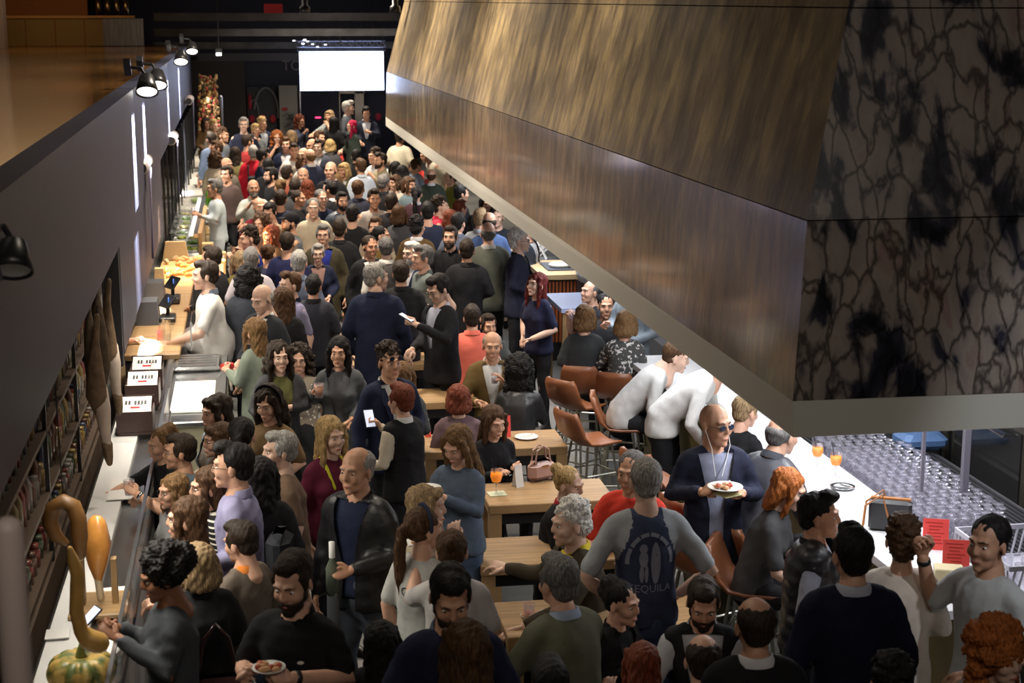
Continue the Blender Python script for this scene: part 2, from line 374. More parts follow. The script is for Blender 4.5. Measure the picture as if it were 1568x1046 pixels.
def person(label, px, py, kind='s', face=0, hair='short', hc='dark', skin=0, top='tee', tc=(.05, .05, .06), pc=(.03, .03, .04),
           arms='dd', fem=False, size=None, lean=0, hp=0, hy=0, fat=1., glasses=0, beard=0, inner=None, neck=None, pat=None, key=None, roll=0,
           y=None, at=None, group=None, legs=True, wide=1., hcol=None, skirt=None, dz=0):
    s = size or (.93 if fem else 1.0)
    lean_r = math.radians(lean+{'s': 2, 'b': 8, 'h': 8}[kind]); HC = math.cos(lean_r)
    piv = Vector((0, 0, .98))
    drop = {'s': 0, 'b': -.41, 'h': -.09}[kind]       # sitting on a low stool, on a bar stool
    def B(p, w=1):
        p = Vector(p); u = min(max((p.z-.86)/.3, 0), 1); u = u*u*(3-2*u)
        q = p-piv; a = lean_r*u
        return Vector((q.x, q.y*math.cos(a)-q.z*math.sin(a), q.y*math.sin(a)+q.z*math.cos(a)))+piv+Vector((0, 0, drop+dz))
    hl = B((0, -.012, 1.63))
    # world place from the head's pixel
    zf = 0
    for _ in range(6):
        if y is not None: P = PY(px, py, y); break
        P = PZ(px, py, zf+hl.z*s); zf = floor_z(P.y)
    a = math.radians(face); R = Matrix.Rotation(a, 4, 'Z'); C_ = Vector((0, 0, H))
    if not at:      # nobody stands inside somebody else: step back or forward along the line of sight
        for dl in (0, .16, -.16, .3, -.3, .45, -.45, .6):
            Q = C_+(P-C_)*((P.y+dl)/P.y); s_ = (Q.z-floor_z(Q.y))/hl.z if y is None else s; o_ = R @ Vector((hl.x*s_, hl.y*s_, 0))
            if all(math.hypot(Q.x-o_.x-i_['root'].x, Q.y-o_.y-i_['root'].y) > .36 for i_ in ALLP): break
        else: Q = P; s_ = s
        P = Q; s = s_; zf = floor_z(P.y)
    off = R @ Vector((hl.x*s, hl.y*s, 0))
    if at: P = Vector((at[0]+off.x, at[1]+off.y, floor_z(at[1])+hl.z*s)); zf = floor_z(at[1])
    root = Vector((P.x-off.x, P.y-off.y, 0)); root.z = P.z-hl.z*s if y is not None else zf
    E = empty('person', root, a); E.scale = (s, s, s); tag(E, label, 'person', group)
    depth = P.y; near = depth < 13; vx = .019 if near else (.026 if depth < 20 else .034)
    sd = int(px*7+py*13) % 9999; rs = random.Random(sd)
    fw = .90 if fem else 1.0; fw *= wide; nk = .9 if fem else 1
    bust = fem
    # ---- body: head, neck, chest, arms, hands, legs in one skin
    b = MB(); sk = SKIN[skin]; b.use(sk)
    Mh = Matrix.Translation(hl) @ Matrix.Rotation(math.radians(hy), 4, 'Z') @ Matrix.Rotation(lean_r*.6+math.radians(hp), 4, 'X') @ Matrix.Rotation(math.radians(roll), 4, 'Y') @ Matrix.Diagonal((1.07, 1.07, 1.08, 1))
    HV, HF = HEADS[fem]
    b.add([tuple(Mh @ Vector(v)) for v in HV], HF)
    b.use(LIP); b.tube([(-.019, -.0865, -.058), (0, -.0935, -.0575), (.019, -.0865, -.058)], [.0028, .0056 if fem else .0042, .0028], 6, T=Mh)
    b.use(EYEW); [b.ell((q*.031, -.0715, .009), (.0122, .0095, .0052), T=Mh, n=8, m=6) for q in (-1, 1)]
    b.use(IRIS); [b.ell((q*.031, -.0795, .009), (.0060, .0032, .0050), T=Mh, n=8, m=4) for q in (-1, 1)]
    hm = HAIR[hc]; bm = HAIR['dark'] if hc in ('black', 'dark') or hair in ('none', 'cap', 'ring', 'beanie') else hm
    b.use(bm); [b.tube([(q*.014, -.0905, .032), (q*.03, -.0865, .037), (q*.047, -.074, .032)], [.0026, .0034, .0020], 6, T=Mh) for q in (-1, 1)]
    b.use(sk)
    b.tube([B((0, .02, 1.53)), B((0, .012, 1.46)), B((0, 0, 1.38)), B((0, 0, 1.2)), B((0, 0, .95))], [.055*nk, .075*nk, .085, .085, .085], 12)
    sh = {}
    hands = {}
    for sx, code in ((-1, arms[0]), (1, arms[1])):
        e, w, hk, turn = ARM[code]; jx = rs.uniform(-.015, .015); jz = rs.uniform(-.02, .02)
        S = B((sx*.168*fw, .0, 1.40)); e = B((sx*e[0]*fw, e[1]+jx, e[2]+jz)); w = B((sx*w[0]*(fw if w[0] > .2 else 1), w[1]+jx, w[2]+jz))
        if kind == 'b' and code in 'dhpxt': w.z = max(w.z, .80/s)
        sh[sx] = (S, e, w)
        ak = .8 if top in ('shirt', 'sweater', 'jacket', 'coat', 'leather', 'blouse', 'cardigan', 'apron') else 1
        b.tube([S, (S+e)/2, e, (e*.6+w*.4), w], [.05*ak, .046*ak, .041*ak, .040*ak, .028], 12)
        d = (w-e).normalized()
        ref = Vector((-sx, 0, 0)) if (turn or code in 'd') else Vector((0, 0, -1))   # palm direction
        if abs(d.dot(ref)) > .9: ref = Vector((0, -1, 0))
        pn = (ref-d*ref.dot(d)).normalized(); xa = d.cross(-pn)
        M = Matrix(((xa.x, d.x, -pn.x, w.x), (xa.y, d.y, -pn.y, w.y), (xa.z, d.z, -pn.z, w.z), (0, 0, 0, 1)))
        # thumb on the inner/upper side
        th = M @ Vector((1, 0, 0))-w; want = Vector((-sx, 0, 0)) if not turn and code not in 'd' else (Vector((0, 0, 1)) if turn else Vector((0, -1, 0)))
        if th.dot(want) < 0: M = M @ Matrix.Diagonal((-1, 1, 1, 1))
        HVv, HFf = HANDS[hk]; flip = M.determinant() < 0
        b.add([tuple(M @ (Vector(v)*.98)) for v in HVv], [f[::-1] for f in HFf] if flip else HFf)
        hands[sx] = (M @ Vector((0, .095, -.035)), d, pn)
    # legs
    seat = kind in 'bh'; hz = .93+drop+dz
    kn = {}
    for sx in (-1, 1):
        jx = rs.uniform(-.05, .05)
        if seat:
            fz = .07 if kind == 'b' else .42/s*.6
            hip = Vector((sx*.085, .02, hz-.04)); kne = Vector((sx*.13, -.42, hz-.04)); an = Vector((sx*.12, -.40+rs.uniform(-.05, .1), max(fz, hz-.04-.44)))
        else: hip = Vector((sx*.085, .01, .90)); kne = Vector((sx*.105, -.02+jx, .50)); an = Vector((sx*.115, .02+jx, .09))
        kn[sx] = (hip, kne, an)
        b.tube([hip, kne, an], [.07, .05, .035], 10)
        so = bpy.data.objects.new('shoe', shoe_mesh()); COL.objects.link(so); so.parent = E; so.location = an+Vector((0, -.01, -.09)); so.rotation_euler = (0, 0, sx*.2)
    b.build('body', E, True)
    # ---- trousers / skirt
    t = MB()
    if skirt: 
        t.tube([Vector((0, 0, hz+.1)), Vector((0, 0, hz)), Vector((0, 0, hz-.4)), Vector((0, 0, hz-.55))], [.15, .185, .24, .25], 16, flat=.75)
    for sx in (-1, 1):
        hip, kne, an = kn[sx]
        t.tube([hip+Vector((0, 0, .03)), (hip+kne)/2, kne, (kne+an)/2, an+Vector((0, 0, .01))], [.090*max(1, fat*.95), .084, .066, .060, .056], 12)
    wt = .12 if lean < 20 else .03
    t.tube([Vector((0, .015, hz-.06)), Vector((0, .01, hz+.0)), Vector((0, -.01, hz+wt))], [.145, .15*fat, .12*fat if wt > .1 else .13], 16, flat=.70)
    V, Fc = union(t, vx*1.25, 2); N = nrm(V, Fc); V += N*wob(V, .006, 26, sd)[:, None]
    tri_mesh('trousers', V, Fc, [cloth(pc)], None, E)
    # ---- upper garment
    hem = {'tee': .86, 'shirt': .84, 'polo': .86, 'sweater': .87, 'jacket': .78, 'coat': .62, 'leather': .84, 'vest': .86, 'tank': .88, 'blouse': .84, 'puffer': .84, 'dress': .55, 'apron': .84, 'cardigan': .74}[top]
    over = top in ('jacket', 'coat', 'leather', 'vest', 'cardigan', 'puffer')
    slv = {'tee': .85, 'polo': .8, 'vest': 0, 'tank': 0, 'puffer': 0, 'dress': .8}.get(top, 2)
    def torso(mb, g, low):
        zs = [low, (low+1.0)/2, 1.0, 1.10, 1.22, 1.33, 1.41, 1.455, 1.475]
        fb = fat
        rx = [.180*(fb if low < .9 else 1), .176*fb, .162*fb, .150*fb, .155*fw, .163*fw, .152*fw, .100*fw, .075]
        ry = [.128*fb, .128*fb, .118*fb*fb, .116*fb*fb, .122*(1.08 if bust else 1), .122*(1.12 if bust else 1), .10, .078, .068]
        R = []
        for z, x, q in zip(zs, rx, ry):
            x += g; q += g*1.1; cy = -.02*(fb-1)*6 if z < 1.15 else 0
            R.append([B((x*math.copysign(abs(math.cos(A))**.85, math.cos(A)), cy*.5+q*math.copysign(abs(math.sin(A))**.85, math.sin(A))+.005, z)) for A in [2*math.pi*i/20 for i in range(20)]])
        mb.rings(R)
        if bust: [mb.ell(B((q*.075, -.085, 1.27)), (.07+g, .06+g, .065+g)) for q in (-1, 1)]
        for q in (-1, 1): mb.tube([B((q*.07*fw, .005, 1.445)), B((q*.150*fw, .002, 1.405))], [.050+g, .058+g], 12)
    g = .016 if over else .008
    if top == 'puffer': g = .03
    if top == 'dress': g = .012
    if over:
        c = MB(); torso(c, .0, max(hem, .90)); 
        ic = inner if inner is not None else (.5, .5, .52)
        if top in ('vest', 'puffer'):
            for sx in (-1, 1):
                S, e, w = sh[sx]; c.tube([S, (S+e)/2, e, (e*.5+w*.5), w], [.06, .056, .05, .044, .036], 12)
        V, Fc = union(c, vx*1.1, 1); V += nrm(V, Fc)*wob(V, .003, 30, sd+1)[:, None]
        tri_mesh('shirt', V, Fc, [cloth(ic)], None, E)
    c = MB(); torso(c, g, hem)
    if slv:
        for sx in (-1, 1):
            S, e, w = sh[sx]; k = g*.5+(.005 if top in ('leather', 'coat') else 0)
            if slv < 1: c.tube([S, S+(e-S)*.5, S+(e-S)*slv], [.056+k, .056+k, .055+k], 12, round_=True)
            else: c.tube([S, (S+e)/2, e, (e*.5+w*.5), e+(w-e)*.93], [.056+k, .052+k, .048+k, .043+k, .036+k], 12)
    V, Fc = union(c, vx, 2); N = nrm(V, Fc); V = V+N*(wob(V, (.0022 if tc[0]+tc[1] > .7 else .004) if top != 'puffer' else .004, 34, sd+2)+(.012*np.abs(np.sin(V[:, 2]*40)) if top == 'puffer' else 0))[:, None]
    if over:
        # the front opening: cut away faces in a wedge below the throat (in the unbent torso frame)
        Binv = []
        piv2 = piv+Vector((0, 0, drop+dz)); ca, sa = math.cos(-lean_r), math.sin(-lean_r)
        q = V-np.array(piv2); yy = q[:, 1]*ca-q[:, 2]*sa; zz = q[:, 1]*sa+q[:, 2]*ca+.98; xx = V[:, 0]
        opn = .055 if top in ('leather', 'cardigan', 'coat', 'vest', 'puffer') else .0
        wid = np.where(zz > 1.12, .012+opn*.5+(zz-1.12)*.20, .01+opn*.6)
        if opn == 0: wid = np.where(zz > 1.08, .008+(zz-1.08)*.22, 0)
        cut = (yy < -.04) & (np.abs(xx) < wid) & (zz < 1.50)
        Fc = [f for f in Fc if not all(cut[i] for i in f)]
        V[:, 0] = np.where(cut, np.sign(xx)*wid, V[:, 0])
    nm = {'tee': 't_shirt', 'shirt': 'shirt', 'polo': 'polo_shirt', 'sweater': 'sweater', 'jacket': 'jacket', 'coat': 'coat', 'leather': 'leather_jacket', 'vest': 'waistcoat', 'tank': 'tank_top', 'blouse': 'blouse', 'puffer': 'padded_vest', 'dress': 'dress', 'apron': 'tunic', 'cardigan': 'cardigan'}[top]
    if top == 'leather': tm = mat('leather_%02x%02x' % (int(tc[0]*255), int(tc[2]*255)), tc, .42, bump=.35, bscale=30, spec=.5)
    elif top == 'puffer': tm = mat('padded_nylon', tc, .4, bump=.4, bscale=16)
    else: tm = cloth(tc, pat)
    g_ = tri_mesh(nm, V, Fc, [tm], None, E)
    # ---- collar
    if neck is None: neck = {'shirt': tc, 'polo': tc, 'jacket': inner or (.5, .5, .52), 'cardigan': inner or (.5, .5, .52), 'leather': tc, 'vest': inner or (.5, .5, .52), 'puffer': tc, 'coat': tc}.get(top)
    if neck:
        c = MB().use(cloth(neck)); CR = []
        for (z, r, q, dy) in ((1.445, .088, .082, 0), (1.485, .074, .070, .008), (1.515, .070, .066, .016), (1.512, .076, .072, .016), (1.47, .092, .088, .008)):
            CR.append([B(((r*nk)*math.cos(A), dy+q*nk*math.sin(A), z-(.035 if math.sin(A) < -.3 else 0)*(1 if z > 1.46 else .4))) for A in [2*math.pi*i/20 for i in range(20)]])
        c.rings(CR, False); c.build('collar', E, True)
    if over and top in ('jacket', 'coat') and near:
        c = MB().use(tm)
        for q in (-1, 1): c.rings([[B((q*.075, -.085, 1.46)), B((q*.10, -.075, 1.455)), B((q*.10, -.082, 1.45))], [B((q*.045, -.142, 1.33)), B((q*.115, -.138, 1.36)), B((q*.105, -.145, 1.34))], [B((q*.012, -.155, 1.12)), B((q*.03, -.158, 1.13)), B((q*.02, -.160, 1.12))]])
        c.build('lapels', E)
    if hair != 'none':
        o = bpy.data.objects.new({'cap': 'cap', 'beanie': 'beanie', 'scarf': 'headscarf'}.get(hair, 'hair'), hair_proto(hair)); COL.objects.link(o); o.parent = E; o.matrix_local = Mh @ Matrix.Diagonal((rs.uniform(.99, 1.03), rs.uniform(.99, 1.03), rs.uniform(.98, 1.04), 1))
        o.material_slots[0].link = 'OBJECT'; o.material_slots[0].material = cloth(hcol) if hcol else hm
    if beard:
        o = bpy.data.objects.new('beard', hair_proto('beard')); COL.objects.link(o); o.parent = E; o.matrix_local = Mh
        o.material_slots[0].link = 'OBJECT'; o.material_slots[0].material = HAIR[beard if isinstance(beard, str) else hc]
    if glasses:
        c = MB().use(mat('glasses_frame', (.02, .018, .018), .3)); up = .045 if glasses == 3 else 0
        for q in (-1, 1):
            P = [(q*.032+.021*math.cos(A), -.095-up*.25+.004*abs(math.cos(A)), .009+up+.016*math.sin(A)) for A in [2*math.pi*i/12 for i in range(13)]]
            c.tube(P, .0016, 5, T=Mh, round_=False); c.tube([(q*.053, -.093, .013+up), (q*.078, .005, .012+up)], .0016, 5, T=Mh)
            if glasses >= 2: c.use(mat('dark_lens', (.02, .03, .06), .08)).ell((q*.032, -.096-up*.25, .009+up), (.02, .002, .015), T=Mh, n=10, m=4); c.use(MATS['glasses_frame'])
        c.tube([(-.011, -.098-up*.25, .012+up), (.011, -.098-up*.25, .012+up)], .0016, 5, T=Mh); c.build('glasses' if glasses < 2 else 'sunglasses', E)
    MW = Matrix.Translation(root) @ R @ Matrix.Diagonal((s, s, s, 1))
    inf = dict(E=E, M=MW, hands={k: (MW @ v[0], (MW.to_3x3() @ v[1]).normalized(), v[2]) for k, v in hands.items()}, Mh=Mh, B=B, garment=g_, root=root, sh=sh, s=s, face=a, V=V, F=Fc)
    inf.update(kind=kind, label=label); ALLP.append(inf)
    if key: INFO[key] = inf
    return inf
# ---------------------------------------------------------------- the setting
concrete = mat('dark_concrete', (.13, .13, .125), .38, var=.35, vscale=1.6, bump=.1, bscale=40)
m = MB().use(concrete); ys = [-2, 8, 14, 21, 24.5, 28, 31.5, 35, 43]
V = []; 
for y_ in ys: V += [(-4, y_, floor_z(y_)), (9, y_, floor_z(y_))]
for y_ in ys: V += [(-4, y_, -.2), (9, y_, -.2)]
n_ = len(ys)*2; Fc = []
for i in range(len(ys)-1):
    a = 2*i; Fc += [(a, a+1, a+3, a+2), (n_+a+2, n_+a+3, n_+a+1, n_+a)]
m.add(V, Fc); struct(m.build('floor'))
dark = mat('black_paint', (.022, .022, .026), .7); grey_blue = mat('grey_violet_paint', (.042, .046, .080), .45, bump=.08, bscale=12, var=.05, stretch=(1, 1, .2))
ink = mat('blue_black_wall', (.012, .016, .040), .6)
def slab(name, c, d, m_): return struct(MB().use(m_).box(c, d).build(name))
slab('wall_left', (-2.35, 20, 1.67), (.2, 46, 3.34), mat('shelf_back', (.05, .04, .035), .7))
slab('wall_back', (1.0, 42.1, 3.2), (16, .2, 6.8), ink)
slab('wall_right', (8.1, 20, 3.2), (.2, 46, 6.8), dark)
slab('ceiling', (1.0, 20, 6.5), (16, 46, .2), mat('ceiling_black', (.03, .03, .032), .8, var=.5, vscale=.7))
slab('wall_behind', (1.0, -2.1, 3.2), (16, .2, 6.8), dark)
slab('wall_upper_left', (-6.95, 20, 5), (.1, 46, 3.2), dark)
# balcony edge: tall painted band with a lower drop panel, glossy wooden top
A = [PZ(-60, 880, 2.4), PZ(58, 638, 2.4), PZ(179, 378, 2.4), PZ(226, 275, 2.4), PZ(282, 163, 2.4)]
L0 = Vector((-1.0, 3.0, 2.4)); L1 = Vector((-1.22, 36, 2.4))
def lx(y): return -1.0-(y-7)*.0085
m = MB().use(grey_blue); R = []
for y_ in (3, 10, 20, 30, 38):
    x = lx(y_); R.append([(x, y_, 2.4), (x, y_, 3.52), (x-.16, y_, 3.52), (x-.16, y_, 2.4)])
m.rings(R); struct(m.build('trim_1'))
walnut = mat('glossy_wood', (.20, .095, .028), .16, var=.35, vscale=2.2, stretch=(4, .35, 1), coat=.4)
m = MB().use(walnut); R = []
for y_ in (3, 20, 38): R.append([(lx(y_)-.165, y_, 3.38), (lx(y_)-.165, y_, 3.515), (-6.9, y_, 3.515), (-6.9, y_, 3.38)])
m.rings(R); struct(m.build('floor.001'))
# drop panel hanging lower, between the shelving and the counter (a dark board seen below the band)
p0 = PX(187, 531, lx(14)-.02); p1 = PX(243, 385, lx(20)-.02)
m = MB().use(grey_blue); m.rings([[(lx(y_)-.02, y_, zb_), (lx(y_)-.02, y_, 2.4), (lx(y_)-.14, y_, 2.4), (lx(y_)-.14, y_, zb_)] for (y_, zb_) in ((13.3, 1.47), (21.2, 1.47))]); struct(m.build('trim_2'))
slab('trim_3', (lx(13.2)-.09, 13.17, 1.9), (.14, .12, 1.0), dark)
# upper left: orange wall, pale column, parapet
slab('wall_far_left', (-5.2, 37.95, 4.95), (3.4, .1, 2.85), mat('orange_wall', (.42, .15, .035), .6))
slab('trim_4', (-5.0, 34.2, 4.95), (.42, .42, 2.86), mat('pale_column', (.30, .27, .30), .6))
par = empty('parapet', (-3.75, 36.5, 3.52)); tag(par, 'low panelled parapet with a steel end along the far edge of the balcony', 'parapet')
for i in range(4): MB().use(mat('olive_panel', (.22, .15, .05), .35)).box((-1.25+i*.62, 0, .30), (.60, .05, .58)).build('panel', par)
MB().use(mat('brushed_steel', (.35, .34, .33), .28, 1, var=.3, vscale=5, stretch=(8, 1, .3))).box((1.12, .0, .3), (.86, .08, .58)).build('steel_end', par)
MB().use(mat('oak_rail', (.45, .26, .10), .35)).box((-.1, 0, .63), (2.95, .12, .05)).build('handrail', par)
for i in range(4):
    x = -3.22+i*.2; b = MB().use(mat('brass', (.55, .40, .2), .3, 1)); b.tube([(x, 37.5, 4.55), (x, 37.5, 4.15)], [.06, .06], 14, round_=False); b.tube([(x, 37.5, 4.5), (x, 37.5, 6.4)], .008, 5); o = b.build('hanging_tube_lamp', None, True)
    tag(o, 'slim brass tube lamp hanging above the balcony parapet', 'lamp', 'brass tube lamps above the parapet')
area('balcony_light', (-4.2, 33, 6.1), 2, 4, 50, (1, .62, .3))
area('balcony_light', (-4.2, 20, 6.1), 1.5, 3, 10, (1, .62, .3))
spot('balcony_spot', (-3.2, 15, 6.2), (-2.2, 14, 3.5), 12, 80, (1, .7, .4))
# fascia spotlights washing the band
def wall_spot(px, py, label, glow=9, big=1.0):
    P = PX(px, py, lx(20)+.16); E_ = empty('spotlight', P); tag(E_, label, 'lamp')
    k = mat('lamp_black', (.02, .02, .022), .35)
    b = MB().use(k); b.lathe([(.03, .10), (.05, .09), (.075, .0), (.085, -.05), (.078, -.05), (.068, 0), (.0, .05)], n=20); b.build('lamp_head', E_, True)
    MB().use(mat('lamp_glow%d' % glow, (1, .97, .9), emit=glow*.5)).lathe([(.0, -.035), (.072, -.038)], n=20).build('bulb', E_)
    b = MB().use(k); b.tube([(0, 0, .08), (-.04, 0, .16), (-.12, 0, .17)], .014, 8); b.box((-.14, 0, .17), (.05, .16, .05)); b.build('bracket', E_)
    E_.scale = (1.3*big,)*3; E_.rotation_euler = (-.6, 0, 0)
    return P
for (px, py, lb) in ((225, 133, 'large black spotlight on the balcony edge above the first light streak'), (241, 124, 'second black spotlight close behind the large one on the balcony edge'), (277, 90, 'white glowing black spotlight on the balcony edge, further down'), (294, 75, 'small far spotlight at the end of the balcony edge')):
    P = wall_spot(px, py, lb)
    x = lx(P.y)
    for q in (-.45, -.20): spot('wall_wash', (x+.10, P.y+q, 3.66), (x+.0, P.y+q, 2.75), 7000, 17, (.93, .93, 1), .008, .25)
# ---- far wall: screen, portal, posters, bands, pole, sign
glow = mat('screen_white', (.93, .95, 1), .5, emit=1.35)
s0 = PY(458, 79, 38.5); s1 = PY(588, 138, 38.5); W_ = s1.x-s0.x; H_ = s0.z-s1.z
E_ = empty('projection_screen', ((s0.x+s1.x)/2, 38.5, s1.z)); tag(E_, 'bright white rectangular screen with faint grey text hung over the far end', 'screen')
MB().use(glow).box((0, 0, H_/2), (W_, .05, H_)).build('lit_panel', E_)
b = MB().use(mat('screen_text', (.72, .76, .84), .5, emit=.9))
rs = random.Random(3)
for r_, (n, x0_) in enumerate(((9, -.72), (9, -.74), (7, -.70), (2, -.72))):
    x = x0_
    for k in range(n):
        w = rs.uniform(.08, .2); b.box((x+w/2, -.028, H_*(.93-.14*r_)), (w, .004, .035)); x += w+.04
b.build('text_lines', E_)
MB().use(dark).box((0, .04, H_+.02), (W_+.1, .1, .05)).build('top_rail', E_)
for q in (-1, 1): MB().use(dark).tube([(q*W_*.45, .04, H_), (q*W_*.45, .04, 6.4-s1.z)], .01, 5).build('hanging_wire', E_)
area('screen_light', ((s0.x+s1.x)/2, 38.35, (s0.z+s1.z)/2), W_, H_, 30, (.45, .6, 1), (math.radians(90), 0, 0))
def flat(name, x0, y0, x1, y1, Y_, col, label, cat, emit=0, rough=.6, m_=None):
    a = PY(x0, y0, Y_); c = PY(x1, y1, Y_)
    if y1 > 200: c.z = .5
    o = MB().use(m_ or mat(name+'_paint%d' % (int(x0)), col, rough, emit=emit)).box((0, 0, (a.z-c.z)/2), (c.x-a.x, .05, a.z-c.z)).build(name)
    o.location = ((a.x+c.x)/2, Y_, c.z); tag(o, label, cat); return o
flat('door_panel', 290, 92, 378, 208, 41.8, (.032, .028, .03), 'wide dark grey sliding panel at the far left of the back wall', 'panel')
flat('header_beam', 302, 82, 460, 93, 40.5, (.06, .058, .07), 'long grey beam over the dark sliding panel', 'beam')
flat('wall_poster', 427, 131, 457, 214, 41.5, (.30, .28, .25), 'tall pale poster with a red mark and dark line drawing', 'poster')
b = MB().use(mat('poster_red', (.4, .02, .02), .6)); P = PY(436, 167, 41.4); b.box(P, (.14, .01, .07), rz=0); b.use(mat('poster_ink', (.09, .09, .09), .6))
for k in range(26):
    q = PY(434+rs.uniform(0, 16), 172+rs.uniform(0, 28), 41.4); b.box(q, (rs.uniform(.03, .14), .01, .02))
o = b.build('poster_print'); o.parent = bpy.data.objects['wall_poster']; o.location = -bpy.data.objects['wall_poster'].location
fan = flat('mural_panel', 378, 133, 424, 214, 41.9, (.04, .04, .05), 'black mural panel with white arcs and red dots beside the pale poster', 'mural')
b = MB().use(mat('mural_white', (.22, .22, .24), .7))
P = PY(408, 172, 41.8); b.tube([P+Vector((.30*math.cos(a), 0, .62*math.sin(a))) for a in [math.pi*.95-k*.2 for k in range(17)]], .03, 6)
P = PY(389, 176, 41.8); b.tube([P+Vector((.12*math.cos(a), 0, .38*math.sin(a))) for a in [k*.3 for k in range(9)]], .02, 6)
b.use(mat('mural_red', (.42, .01, .03), .6))
for (x, y) in ((386, 182), (402, 181), (418, 182)): P = PY(x, y, 41.75); b.ell(P, (.075, .02, .10))
P = PY(383, 156, 41.8); b.ell(P, (.05, .02, .2))
o = b.build('mural_print'); o.parent = fan; o.location = -fan.location
b = MB().use(mat('mural_red2', (.35, .01, .04), .6)); P = PY(579.5, 179, 41.9); b.ell(P, (.08, .02, .1)); tag(b.build('wall_disc'), 'small dark red disc on the blue-black wall beside the seated man in the suit', 'disc')
o = flat('display_case', 460, 139, 522, 214, 41.7, (.010, .014, .035), 'dark blue glazed cabinet standing under the white screen', 'cabinet', rough=.15)
b = MB().use(mat('tiny_red_lamp', (1, .05, .2), emit=3)); b.box(PY(487, 180, 41.6), (.14, .02, .03)); q = b.build('indicator_lamp'); q.parent = o; q.location = -o.location
# doorway with pale frame
E_ = empty('doorway_frame', PY(537, 214, 41.6)); tag(E_, 'pale timber door surround with a dark opening below the white screen', 'door frame')
pale = mat('pale_frame', (.62, .55, .47), .6); a = PY(520, 140, 41.6); c = PY(558, 214, 41.6); o0 = E_.location
for (x0, x1, y0, y1, nm) in ((519, 522, 140, 214, 'side_post'), (543, 558, 140, 214, 'wide_post'), (519, 558, 138, 143, 'head_board')):
    u = PY(x0, y0, 41.6); v = PY(x1, y1, 41.6); MB().use(pale).box(((u.x+v.x)/2-o0.x, 0, (u.z+v.z)/2-o0.z), (v.x-u.x, .08, u.z-v.z)).build(nm, E_)
b = MB().use(mat('steel_pole', (.55, .52, .5), .3, 1)); a = PY(338, 148, 35); c = PY(342, 200, 35); b.tube([a, (c.x, 35, .5)], [.035, .035], 8); tag(b.build('slim_pole', None, True), 'slim bright metal pole in front of the dark sliding panel', 'pole')
b = MB().use(mat('steel_pole', (.55, .52, .5))); a = PY(459, 140, 40); b.tube([a, (a.x, 40, .5)], [.025, .025], 8); tag(b.build('screen_post', None, True), 'thin grey post rising to the lower corner of the white screen', 'post')
def text(name, s, size, M, m_, parent=None, ext=.002, label=None, cat=None):      # lettering as a mesh
    cu = bpy.data.curves.new(name, 'FONT'); cu.body = s; cu.size = size; cu.extrude = ext; cu.align_x = 'CENTER'; cu.align_y = 'CENTER'; cu.materials.append(m_)
    q = bpy.data.objects.new(name, cu); SC.collection.objects.link(q); me = bpy.data.meshes.new_from_object(q.evaluated_get(bpy.context.evaluated_depsgraph_get())); bpy.data.objects.remove(q)
    o = bpy.data.objects.new(name, me); COL.objects.link(o)
    if parent: o.parent = parent
    o.matrix_local = M
    if label: tag(o, label, cat)
    return o
text('wall_lettering', 'TO', .36, Matrix.Translation(PY(447, 101, 41.95)) @ Matrix.Rotation(math.pi/2, 4, 'X'), mat('letter_grey', (.25, .22, .28), .6), None, .02, 'grey letters TO on the wall just beside the white screen', 'lettering')
o = flat('exit_sign', 404, 6, 433, 20, 33, (.30, .015, .015), 'small dim red sign box high under the ceiling', 'sign', emit=.12); MB().use(dark).box((0, 0, .75), (.03, .03, 1.1)).build('hanger', o)
# canopy of cables and light truss over the far end
for (py, Y_, lb) in ((26, 34, 'long dark cross beam nearest below the ceiling, over the far crowd'), (50, 37, 'second dark cross beam behind the first, level with the screen top'), (70, 39.5, 'lowest grey cross beam just above the white screen')):
    a = PY(236, py, Y_); c = PY(620, py, Y_)
    b = MB().use(mat('beam_grey%d' % py, (.05+.02*(py > 60), .05+.02*(py > 60), .055+.02*(py > 60)), .6, var=.4, vscale=3))
    b.box(((a.x+c.x)/2+.5, Y_, a.z), (c.x-a.x+1, .15, .16)); tag(b.build('cross_beam'), lb, 'beam')
E_ = empty('lighting_truss', PY(520, 72, 38)); tag(E_, 'lattice truss of thin metal tubes hung with wires above the white screen', 'truss')
b = MB().use(mat('truss_metal', (.35, .4, .6), .35, 1))
for z in (0, .14): b.tube([(-1.0, 0, z), (1.05, 0, z)], .014, 6)
for k in range(26): b.tube([(-1+k*.08, 0, .14*(k % 2)), (-.92+k*.08, 0, .14*((k+1) % 2))], .007, 5)
b.build('lattice', E_)
b = MB().use(dark)
for k in range(9): b.tube([(-1+k*.25, rs.uniform(-.3, .3), .1), (-1+k*.25+rs.uniform(-.1, .1), 0, 1.6)], .008, 5)
b.build('hanger_wires', E_)
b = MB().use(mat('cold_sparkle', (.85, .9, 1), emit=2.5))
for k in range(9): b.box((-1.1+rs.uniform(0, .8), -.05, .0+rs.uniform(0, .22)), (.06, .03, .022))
b.build('glowing_clips', E_)  # small emissive boxes give the truss its sparkle
for (px, py, lb) in ((467, 20, 'white glowing pendant lamp hanging between the red sign and the canopy'), (605, 19, 'pendant lamp half hidden by the edge of the marble canopy')):
    E_ = empty('pendant_lamp', PY(px, py, 27)); tag(E_, lb, 'lamp')
    MB().use(mat('lamp_black', (.02, .02, .022))).lathe([(.02, .55), (.05, .5), (.05, .12), (.085, .1), (.09, 0), (.07, 0)], n=16).build('lamp_body', E_, True)
    MB().use(mat('lamp_glow2', (1, .93, .85), emit=5)).lathe([(0, .01), (.085, .005)], n=16).build('bulb', E_)
    MB().use(dark).tube([(0, 0, .5), (0, 0, 1.6)], .01, 5).build('cable', E_)
E_ = empty('stage_lamp', PY(335, 83, 36)); tag(E_, 'small bright stage lamp on the grey beam over the sliding panel', 'lamp')
